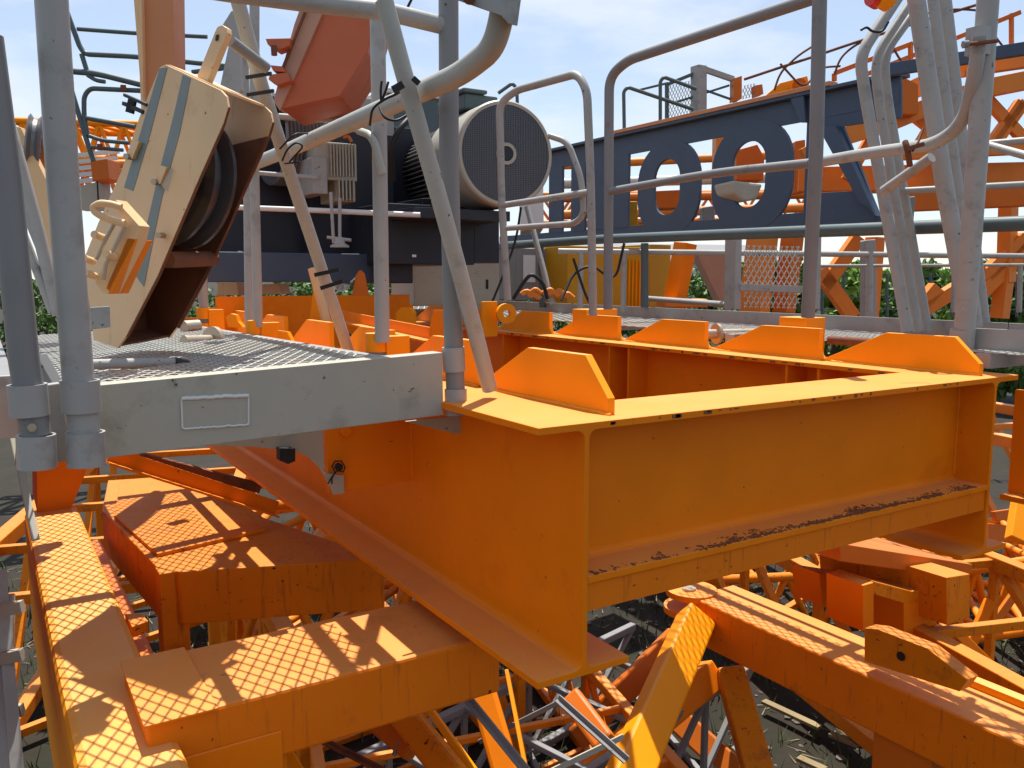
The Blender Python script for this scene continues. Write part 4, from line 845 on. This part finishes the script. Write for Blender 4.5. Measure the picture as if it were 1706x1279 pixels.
# left plates with sheave
ls = thing('sheave_bracket', D(70, 520, 3.2), 'tan and orange side plates holding a small sheave, behind the two left posts', 'sheave bracket')
MB().prism([D(a, b, 3.1) for a, b in ((12, 205), (34, 212), (92, 330), (122, 500), (96, 520), (58, 360), (14, 260))], V((fx, fy, 0)) * .03).build('side_plate', 'cream', ls, bevel=.002)
MB().prism([D(a, b, 3.25) for a, b in ((44, 232), (74, 240), (112, 300), (140, 470), (132, 530), (70, 420), (46, 300))], V((fx, fy, 0)) * .03).build('side_plate', 'farorange', ls, bevel=.002)
MB().prism([D(a, b, 3.4) for a, b in ((62, 225), (80, 222), (90, 300), (96, 420), (70, 300))], V((fx, fy, 0)) * .03).build('side_plate', 'farorange', ls, bevel=.002)
MB().lathe(D(44, 235, 3.15), V((1, -.1, -.15)), [(0, .02), (0, .09), (.006, .10), (.018, .085), (.03, .085), (.042, .10), (.048, .09), (.048, .02)], 40).build('sheave', 'rope', ls)
gp = thing('support_trestle', D(80, 530, 2.9), 'grey folded tube legs leaning behind the leftmost posts', 'tube legs')
for pts, r_ in (([(14, 205), (60, 370), (98, 525)], .020), ([(22, 300), (70, 420), (104, 535)], .014), ([(14, 330), (50, 420), (88, 520)], .014)): MB().tube([D(a, b, 2.8) for a, b in pts], r_, 12).build('leg', 'grey', gp)
sb = thing('slatted_rack', D(165, 320, 6.2), 'pale slatted rack of stacked strips left of the pulley block', 'rack')
for k in range(6): MB().bar(D(132, 258 + k * 11, 6.2), D(198 - k * 3, 252 + k * 11, 6.2), .03, .025).build('slat', 'white', sb)
MB().prism([D(a, b, 6.0) for a, b in ((150, 268), (178, 264), (182, 298), (154, 302))], V((fx, fy, 0)) * .2).build('junction_box', 'redor', sb, bevel=.004); MB().bar(D(162, 302, 6), D(164, 338, 6), .01, .01).build('leg', 'black', sb)
MB().prism([D(a, b, 6.1) for a, b in ((133, 310), (172, 300), (175, 350), (134, 350))], V((fx, fy, 0)) * .1).build('panel', 'greyl', sb)
# clutter on/behind the orange rear plate
for (pts, dd, mm, lb, nm) in (([(360, 492), (362, 470), (395, 470), (398, 492)], 5.0, 'cream', 'tan carton behind the orange plate, left of the double posts', 'carton'), ([(430, 490), (432, 474), (466, 472), (470, 490)], 5.0, 'cream', 'tan carton behind the orange plate, right of the double posts', 'carton')):
    m = MB(); m.prism([D(a, b, dd) for a, b in pts], V((fx, fy, 0)) * .2); tag(m.build(nm, mm, bevel=.004), lb, 'carton')
m = MB(); rr = random.Random(4); 
for k in range(16):
    c = D(560 + rr.random() * 26, 488 - rr.random() * 20, 5.0); s_ = .02 + rr.random() * .03
    m.prism([c, c + V((s_, 0, rr.random() * s_)), c + V((0, s_, s_))], V((rr.random() * s_, s_, s_ * .4)))
tag(m.build('plastic_bag', 'white'), 'crumpled white plastic bag beside the foot of the left brace', 'bag')
m = MB(); m.bar(D(520, 446, 3.9), D(545, 540, 3.9), .04, .03); tag(m.build('wood_strip', 'cream', bevel=.002), 'tan wooden strip propped against the orange plate beside the left brace', 'strip')

# ================================================================== LOWER STEELWORK
lc = thing('long_box_beam', (.2, 3, .9), 'yellow-orange box beam running away under the left platform, dappled with mesh shadow', 'beam')
MB().box((.10, 1.0, .60), (.295, 3.95, 1.15)).build('beam', 'yellow', lc, bevel=.02)
for y in (): MB().box((.092, y, .595), (.303, y + .035, 1.158)).build('joint_band', 'worn', lc, bevel=.012)
MB().box((.30, 1.9, .96), (.37, 3.9, 1.0)).build('side_flange', 'redor', lc, bevel=.002)
MB().prism([PY(a, b, 3.90) for a, b in ((60, 745), (150, 745), (142, 790), (118, 848), (62, 853))], V((0, .35, 0))).build('end_plate', 'orange', lc, bevel=.002)
bl = MB(); q = PZ(215, 1040, 1.05)
MB().prism([PZ(a, b, 1.08) for a, b in ((208, 1022), (236, 1022), (247, 1034), (220, 1044))], (0, 0, -.035)).build('lug', 'worn', lc, bevel=.002)
cbm = thing('cross_box_beam', (.5, 1.9, 0), 'orange box beam crossing under the near I-beam, its top dappled by the mesh shadow', 'beam')
MB().box((.232, 1.775, 1.045), (1.07, 2.105, 1.2)).build('beam', 'grimy', cbm, bevel=.008)
MB().box((.225, 1.76, 1.2003), (.37, 2.11, 1.2055)).build('cover_plate', 'orange', cbm, bevel=.001)
MB().box((.235, 1.79, GZ), (.52, 2.09, 1.0445)).build('column', 'orange', cbm, bevel=.004)
MB().box((.30, 1.769, .0), (.505, 1.7745, 1.11)).build('face_plate', 'orange', cbm, bevel=.003)
MB().angle(D(428, 1215, 1.95), D(480, 1300, 1.95), .05, .008).build('gusset_bar', 'yellow', cbm)
blk = thing('counterweight_cradle', (.8, 3.3, .8), 'orange box cradle with a raised lid plate below the left platform', 'cradle')
top = [(190, 868), (150, 815), (170, 790), (330, 800), (438, 858), (540, 915), (260, 955)]
MB().prism([PZ(a, b, 1.10) for a, b in ((170, 850), (180, 800), (330, 790), (440, 862), (640, 930), (300, 952), (262, 945))], (0, 0, -.19)).build('body', 'worn', blk, bevel=.004)
MB().prism([PZ(a, b, 1.115) for a, b in ((190, 858), (200, 806), (318, 800), (442, 880), (262, 922))], (0, 0, -.0145)).build('lid_plate', 'worn', blk, bevel=.002)
qa = PZ(275, 952, 1.1); MB().box((qa.x - .02, qa.y - .01, GZ), (qa.x + .07, qa.y + .08, 1.098)).build('corner_post', 'worn', blk, bevel=.004)
MB().box((.52, 2.7, .78), (1.5, 2.78, .86)).build('lower_rail', 'redor', blk, bevel=.004)
for (a, b, w_, mm, lb) in (((175, 770, 3.0), (455, 858, 3.4), .06, 'orange', 'orange angle bar slanting under the left platform toward the beam'), ((235, 762, 3.6), (430, 812, 3.9), .07, 'rust', 'dark brown flat bar slanting behind the orange angle bar')):
    m = MB(); m.angle(D(*a), D(*b), w_, .008) if mm == 'orange' else m.bar(D(*a), D(*b), w_, w_ * .6); tag(m.build('brace_bar', mm), lb, 'bar')
# left-edge uprights
for (a, b, w_, mm, lb, nm) in (((14, 690, 2.2), (60, 900, 2.0), .018, 'greyl', 'thin pale rod crossing the left edge below the sleeves', 'rod'),):
    m = MB(); m.bar(D(*a), D(*b), w_, w_ * .5, up=(0, 1, 0)); tag(m.build(nm, mm, bevel=.003), lb, nm)
ld = thing('ladder_frame', D(20, 1270, 2.2), 'grey metal ladder frame standing low at the left edge', 'ladder')
for a, b in (((0, 950), (30, 1300)), ((14, 990), (6, 1300))): MB().bar(D(a[0], a[1], 2.2), D(b[0], b[1], 2.0), .03, .02).build('stile', 'grey', ld)
for y in (1018, 1098, 1190): MB().bar(D(-10, y, 2.1), D(38, y - 8, 2.1), .02, .03).build('rung', 'greyl', ld)
# right box beam
rb2 = thing('long_box_beam', (3.1, 2, .2), 'orange box beam running under the far side toward the camera, dappled by mesh shadow', 'beam')
MB().box((2.96, -.6, .27), (3.27, 3.05, .5)).build('beam', 'grimy', rb2, bevel=.01)
gp_ = [(1440, 1046), (1462, 1048), (1545, 1080), (1612, 1133), (1598, 1152), (1440, 1102)]
MB().prism([PX(a, b, 2.98) for a, b in gp_], (.07, 0, 0)).build('gusset', 'worn', rb2, bevel=.002)
MB().lathe(PX(1501, 1093, 2.976), (-1, 0, 0), [(0, .018), (.002, .018), (.002, 0)], 20).build('hole', 'black', rb2)
MB().box((2.98, 1.75, GZ), (3.2, 2.0, .2695)).build('leg', 'redor', rb2, bevel=.004)
MB().box((3.21, 1.76, GZ), (3.245, 1.98, .2695)).build('leg_edge', 'orange', rb2, bevel=.003)
MB().box((3.215, -.6, .5003), (3.265, 1.9, .53)).build('edge_lip', 'yellow', rb2, bevel=.002)
c = V((3.02, 3.10, .49))
MB().lathe(c + V((0, 0, -.01)), (0, 0, 1), [(0, 0), (0, .13), (.03, .13), (.03, 0)], 30).build('clevis_plate', 'orange', rb2); MB().lathe(c + V((-.02, 0, .02)), (0, 0, 1), [(0, .036), (.01, .036), (.01, 0)], 20).build('clevis_bolt', 'steel', rb2)
MB().lathe(c + V((0, 0, -.10)), (0, 0, 1), [(0, 0), (0, .14), (.03, .14), (.03, 0)], 30).build('clevis_plate', 'orange', rb2)
def leg(a, b, w_, h_, mm, lb, nm='strut'):
    m = MB(); m.bar(D(*a), D(*b), w_, h_, up=V((-fx, -fy, .3))); return tag(m.build(nm, mm, bevel=.012 if w_ > .06 else .002), lb, 'strut')
leg((1160, 1030, 4.05), (1000, 1400, 2.9), .16, .13, 'yellow', 'bright yellow-orange strut leaning from the pin plate to the lower edge')
leg((1190, 1120, 4.3), (960, 1310, 3.8), .15, .12, 'orange', 'shaded orange strut sloping down left behind the bright strut')
leg((1215, 1115, 4.25), (1275, 1330, 3.8), .14, .12, 'worn', 'shaded orange strut sloping down right below the box beam')
leg((1130, 1060, 4.6), (960, 1230, 4.4), .13, .1, 'redor', 'dark red strut glimpsed behind the bright strut')
leg((1120, 1190, 4.6), (1230, 1290, 4.3), .14, .08, 'redor', 'flat dark red piece low between the two struts')
leg((585, 1165, 2.6), (690, 1250, 2.4), .07, .05, 'redor', 'dark red bar under the cross box beam')
leg((640, 1150, 2.5), (760, 1300, 2.2), .085, .05, 'worn', 'worn orange bar with a bright edge below the cross box beam')
leg((700, 1160, 2.45), (790, 1285, 2.25), .02, .03, 'yellow', 'narrow yellow edge bar below the cross box beam')
leg((795, 1120, 2.5), (850, 1310, 2.3), .08, .05, 'orange', 'orange bar rising toward the near I-beam bottom flange')
leg((845, 1120, 2.55), (880, 1300, 2.3), .012, .05, 'yellow', 'thin yellow strip next to the bar under the I-beam')
leg((950, 1160, 2.9), (1010, 1240, 2.7), .08, .05, 'redor', 'short dark red bar just below the I-beam corner')
gg = 'dark steel angles crossing in the scrap below'
for (a, b, w_, mm, lb) in (((745, 1120, 2.2), (890, 1300, 2.0), .018, 'greyd', 'long dark steel angle falling right beneath the I-beam'), ((930, 1165, 2.3), (1045, 1268, 2.15), .018, 'greyd', 'dark steel angle below the I-beam end corner'), ((1040, 1232, 2.3), (900, 1300, 2.2), .018, 'greyl', 'pale-ended steel angle crossing at the bottom centre'), ((930, 1175, 2.5), (800, 1240, 2.5), .015, 'greyd', 'thin steel angle running left from the I-beam corner'), ((690, 1160, 2.5), (660, 1260, 2.4), .014, 'greyd', 'upright steel bar below the cross box beam'), ((500, 1215, 2.5), (640, 1285, 2.3), .016, 'rust', 'rusty angle low under the left column')):
    m = MB(); m.angle(D(*a), D(*b), w_, .004); tag(m.build('steel_angle', mm), lb, 'steel angle', gg)
# cradle bracket under the far beam
ck = thing('support_bracket', (3.6, 2.6, .5), 'worn orange box bracket between the far I-beam and the dappled box beam', 'bracket')
def kbox(name, pts, yy, dep, mm, bev=.004): return MB().prism([PY(a, b, yy * 1.5) for a, b in pts], (0, dep * 1.5, 0)).build(name, mm, ck, bevel=bev)
kbox('cheek', [(1438, 975), (1456, 970), (1456, 1052), (1438, 1052)], 1.62, .14, 'orange'); kbox('lintel', [(1456, 968), (1520, 985), (1560, 975), (1560, 1000), (1508, 1006), (1456, 990)], 1.62, .14, 'worn'); kbox('panel', [(1506, 1004), (1560, 990), (1562, 1080), (1506, 1060)], 1.62, .14, 'orange')
kbox('back_plate', [(1380, 935), (1500, 950), (1500, 1020), (1380, 1000)], 2.0, .03, 'redor'); kbox('side_box', [(1365, 955), (1430, 965), (1430, 1025), (1370, 1010)], 1.85, .12, 'orange')
kbox('beam_end', [(1577, 962), (1616, 956), (1616, 1028), (1578, 1042)], 1.52, .5, 'worn'); kbox('top_plate', [(1400, 905), (1620, 940), (1620, 955), (1576, 960), (1400, 935)], 1.66, .4, 'redor')
kbox('post', [(1562, 1045), (1580, 1045), (1580, 1100), (1562, 1096)], 1.6, .08, 'orange')
# mast section further right/back, low
for (p, q_, h, mm, lb, w_) in (((1590, 1000, 5.6), (1850, 960, 5.6), .5, 'orange', 'red-orange mast section lying at the right edge below the far beam', .8), ((1150, 1010, 6.2), (1560, 990, 6.6), .5, 'worn', 'shaded mast section lying under the middle of the frame', .9), ((400, 1000, 4.6), (900, 960, 4.6), .6, 'worn', 'shaded mast section lying behind the cradle', .9)):
    lattice('mast_section', lb, D(*p) - V((0, 0, .3)), D(*q_) - V((0, 0, .3)), (0, 0, 1), h, V((.45, .8, 0)).normalized() * w_, 4, mm, .035, .026, 'mast sections lying underneath', 'mast section')
for (a, b, w_, mm, lb) in (((1706, 800, 4.2), (1690, 900, 4.0), .07, 'yellow', 'yellow tube lug at the right edge beside the far beam'), ((1655, 860, 5), (1760, 845, 5), .06, 'redor', 'red bar at the right edge below the far beam'), ((1640, 885, 5), (1760, 900, 5), .10, 'redor', 'broad red bar at the right edge below the other bar'), ((1600, 1110, 5.1), (1650, 1000, 5.2), .06, 'orange', 'thin orange strut right of the bracket, leaning right'), ((1590, 1050, 5.0), (1660, 1120, 4.9), .06, 'orange', 'thin orange strut right of the bracket, falling right'), ((1640, 1060, 5.4), (1690, 990, 5.4), .05, 'farorange', 'short orange rod at the right edge of the scrap')):
    m = MB(); m.bar(D(*a), D(*b), w_, w_ * .8, up=V((-fx, -fy, .3))); tag(m.build('strut', mm, bevel=.004), lb, 'strut')
t = thing('second_frame', (3.9, 1, 1.3), 'further orange plate girder beyond the right side of the far beam', 'girder')
MB().box((3.0, .9, 1.36), (3.012, 1.55, 1.72)).build('web', 'orange', t); MB().box((2.95, .9, 1.34), (3.06, 1.55, 1.359)).build('flange', 'orange', t)

gq = 'mast sections lying underneath'
slattice('mast_section', 'square-tube mast section lying under the middle of the big frame', (1.15, 3.7, -.5), (1.5, 8.0, -.5), .85, (1.2, 0, 0), 5, 'worn', group=gq)
slattice('mast_section', 'thin angle-iron section lying low on the ground beneath the near I-beam', (.9, 2.5, -.57), (1.9, 6.4, -.57), .5, (1.5, -.3, 0), 8, 'grimy', .055, .032, group=gq)
slattice('mast_section', 'dark steel lattice lying low on the ground below the cross box beam', (.3, 2.4, -.55), (3.6, 3.2, -.55), .45, (-.2, .8, 0), 7, 'greyd', .045, .03, group=gq)
slattice('mast_section', 'square-tube mast section lying behind the cradle, below the left platform', (-.3, 4.6, -.5), (1.0, 8.6, -.5), 1.1, (1.2, -.3, 0), 5, 'worn', group=gq)
slattice('mast_section', 'square-tube mast section lying beyond the bracket at lower right', (3.7, 1.6, -.45), (5.2, 6.5, -.45), .75, (1.2, -.4, 0), 6, 'worn', group=gq)
slattice('mast_section', 'square-tube mast section at the right edge beyond the far walkway', (6.0, 1.0, -.45), (7.6, 7.0, -.45), 1.3, (1.3, -.4, 0), 6, 'farorange', group=gq)
t = thing('deck_plate', (-.3, 3.4, 1.8), 'grey deck plate behind the two leftmost posts', 'deck plate')
MB().box((-.75, 2.35, 1.83), (.06, 5.4, 1.86)).build('plate', 'greyd', t, bevel=.002); MB().box((-.75, 2.33, 1.72), (.06, 2.348, 1.87)).build('edge', 'grey', t, bevel=.002)
t = thing('girder_flange', (-.2, 2.2, 1.5), 'sunlit orange girder flange at the left edge behind the sleeves', 'girder')
MB().box((-.6, 2.0, 1.60), (-.02, 5, 1.62)).build('flange', 'orange', t, bevel=.002); MB().box((-.3, 2.05, 1.0), (-.28, 5, 1.599)).build('web', 'orange', t)
# ================================================================== VEGETATION, fence
def tree(px, py_top, d, wpx, label, mm, seed, group='trees along the horizon', name='leafy_tree'):
    rr = random.Random(seed); top = D(px, py_top, d); base = V((top.x, top.y, GZ)); H = top.z - GZ; Wd = wpx * d / F
    t = thing(name, base, label, 'tree', group)
    m = MB(); m.tube([base, base + V((.1, 0, H * .35)), base + V((.0, .1, H * .8))], .12, 8, r1=.03)
    for k in range(5):
        a = rr.random() * 6.28; z0 = H * (.25 + .1 * k); m.tube([base + V((0, 0, z0)), base + V((math.cos(a) * Wd * .4, math.sin(a) * Wd * .4, z0 + H * .25))], .05, 6, r1=.015)
    m.build('trunk', 'bark', t)
    m = MB(); cl = []
    for k in range(44):
        a = rr.random() * 6.28; rad = math.sqrt(rr.random()) * Wd * .5; z = H * (.15 + .8 * rr.random()); rad *= math.sqrt(max(.05, 1 - ((z / H - .5) / .55) ** 2))
        cl.append((V((base.x + math.cos(a) * rad, base.y + math.sin(a) * rad, GZ + z)), (.18 + .22 * rr.random()) * min(Wd, H) * .5))
    for c, r_ in cl:
        for k in range(75):
            v = V((rr.gauss(0, 1), rr.gauss(0, 1), rr.gauss(0, 1))).normalized() * r_ * (.5 + .5 * rr.random()); p = c + v
            if p.z > GZ + H * 1.02 or p.z < GZ + .02: continue
            u = V((rr.gauss(0, 1), rr.gauss(0, 1), rr.gauss(0, 1))).normalized(); w__ = u.cross(v).normalized(); s_ = .07 + .08 * rr.random()
            b = len(m.v); m.v += [p - u * s_, p + w__ * s_ * .5, p + u * s_, p - w__ * s_ * .5]; m.face([b, b + 1, b + 2, b + 3])
    m.build('crown', mm, t); return t
labs = ['bushy green tree left of the slanting orange brace', 'low dark tree behind the leftmost mesh panel', 'bright green tree right of the mesh panels', 'small tree behind the bent pole bundle', 'broad green tree between the pole bundle and the right post', 'dark tree right of the pole bundle', 'green tree right of the thick right post', 'tree cut by the right picture edge']
for i, (px, yt, d, wp, mm) in enumerate(((1395, 440, 16, 110, 'leaf'), (1295, 432, 20, 140, 'leafd'), (1438, 432, 19, 100, 'leaf'), (1480, 450, 22, 90, 'leafd'), (1556, 434, 18, 120, 'leafd'), (1600, 448, 15, 80, 'leaf'), (1664, 432, 19, 110, 'leaf'), (1716, 430, 17, 110, 'leafd'))):
    tree(px, yt, d, wp, labs[i], mm, 50 + i)
for i, (px, yt, d, wp) in enumerate(((1130, 448, 28, 170), (980, 452, 30, 180), (820, 452, 30, 190), (640, 455, 32, 200), (460, 452, 32, 200), (260, 452, 32, 210), (80, 450, 30, 220), (1250, 444, 27, 150))):
    tree(px, yt, d, wp, ['far tree behind the ochre cabinet', 'far tree behind the small gate', 'far tree behind the white cabinet', 'far tree behind the winch pedestal', 'far tree behind the winch base', 'far tree behind the pulley block', 'far tree behind the left posts', 'far tree behind the broad upright'][i], 'leafd', 90 + i, 'distant trees behind the machinery')
fn = thing('wire_fence', D(1550, 520, 12), 'thin dark wire fence on posts in front of the trees at right', 'fence')
for i in range(12): MB().bar(D(1370 + i * 36, 528, 12), D(1370 + i * 36, 456, 12), .03, .03).build('fence_post', 'teal', fn)
m = MB()
for y in (460, 495, 515): m.bar(D(1340, y, 12), D(1790, y + 1, 12), .015, .015)
m.build('fence_wire', 'teal', fn)
for (a, b, lb) in (((1272, 1168), (1366, 1212), 'pale bar added as a strip of sunlight on the ground below the right box beam, the longer one'), ((1383, 1222), (1432, 1242), 'short pale bar added as a strip of sunlight on the ground left of the red leg'), ((1200, 1240), (1250, 1275), 'pale bar added as a strip of sunlight at the bottom edge near the right struts'), ((1330, 1262), (1380, 1285), 'pale bar added as a strip of sunlight cut by the bottom edge')):
    m = MB(); p, q = PZ(a[0], a[1], GZ + .08), PZ(b[0], b[1], GZ + .08); m.bar(p, q, .05, .02); tag(m.build('sun_strip', 'straw', bevel=.002), lb, 'sun strip')  # pale bars added as strips of sunlight on the dark ground
m = MB(); rr = random.Random(99)
for k in range(2600):
    x = rr.uniform(.2, 8); y = rr.uniform(.5, 8.5); z = GZ + hgt(x, y); q = .008 + .03 * rr.random() ** 3; a = rr.random() * 6.28
    P_ = [V((x + math.cos(a + t * 1.256) * q * rr.uniform(.7, 1.2), y + math.sin(a + t * 1.256) * q * rr.uniform(.7, 1.2), z - .002)) for t in range(5)]
    m.prism(P_, (0, 0, q * rr.uniform(.4, 1)))
tag(m.build('gravel', 'stone'), kind='stuff')
# grass and litter on the ground
m = MB(); rr = random.Random(77)
for k in range(9000):
    x = rr.uniform(-.5, 8.5); y = rr.uniform(.2, 9); z = GZ + hgt(x, y); hh = .05 + .14 * rr.random() ** 2; a = rr.random() * 6.28; w__ = .004 + .004 * rr.random()
    b = len(m.v); lx, ly = math.cos(a), math.sin(a); ln = rr.uniform(.02, .09)
    m.v += [V((x - ly * w__, y + lx * w__, z)), V((x + ly * w__, y - lx * w__, z)), V((x + lx * ln, y + ly * ln, z + hh))]; m.face([b, b + 1, b + 2])
tag(m.build('grass', 'grass'), kind='stuff')
m = MB()
for k in range(2600):
    x = rr.uniform(0, 8.5); y = rr.uniform(.2, 9); z = GZ + hgt(x, y) + .01; a = rr.random() * 6.28; l = rr.uniform(.03, .14); w__ = .004
    b = len(m.v); lx, ly = math.cos(a), math.sin(a)
    m.v += [V((x - ly * w__, y + lx * w__, z)), V((x + ly * w__, y - lx * w__, z)), V((x + lx * l, y + ly * l, z + .03 * rr.random()))]; m.face([b, b + 1, b + 2])
tag(m.build('dry_litter', 'straw'), kind='stuff')
for o in bpy.data.objects:
    if '_b' in o: del o['_b']
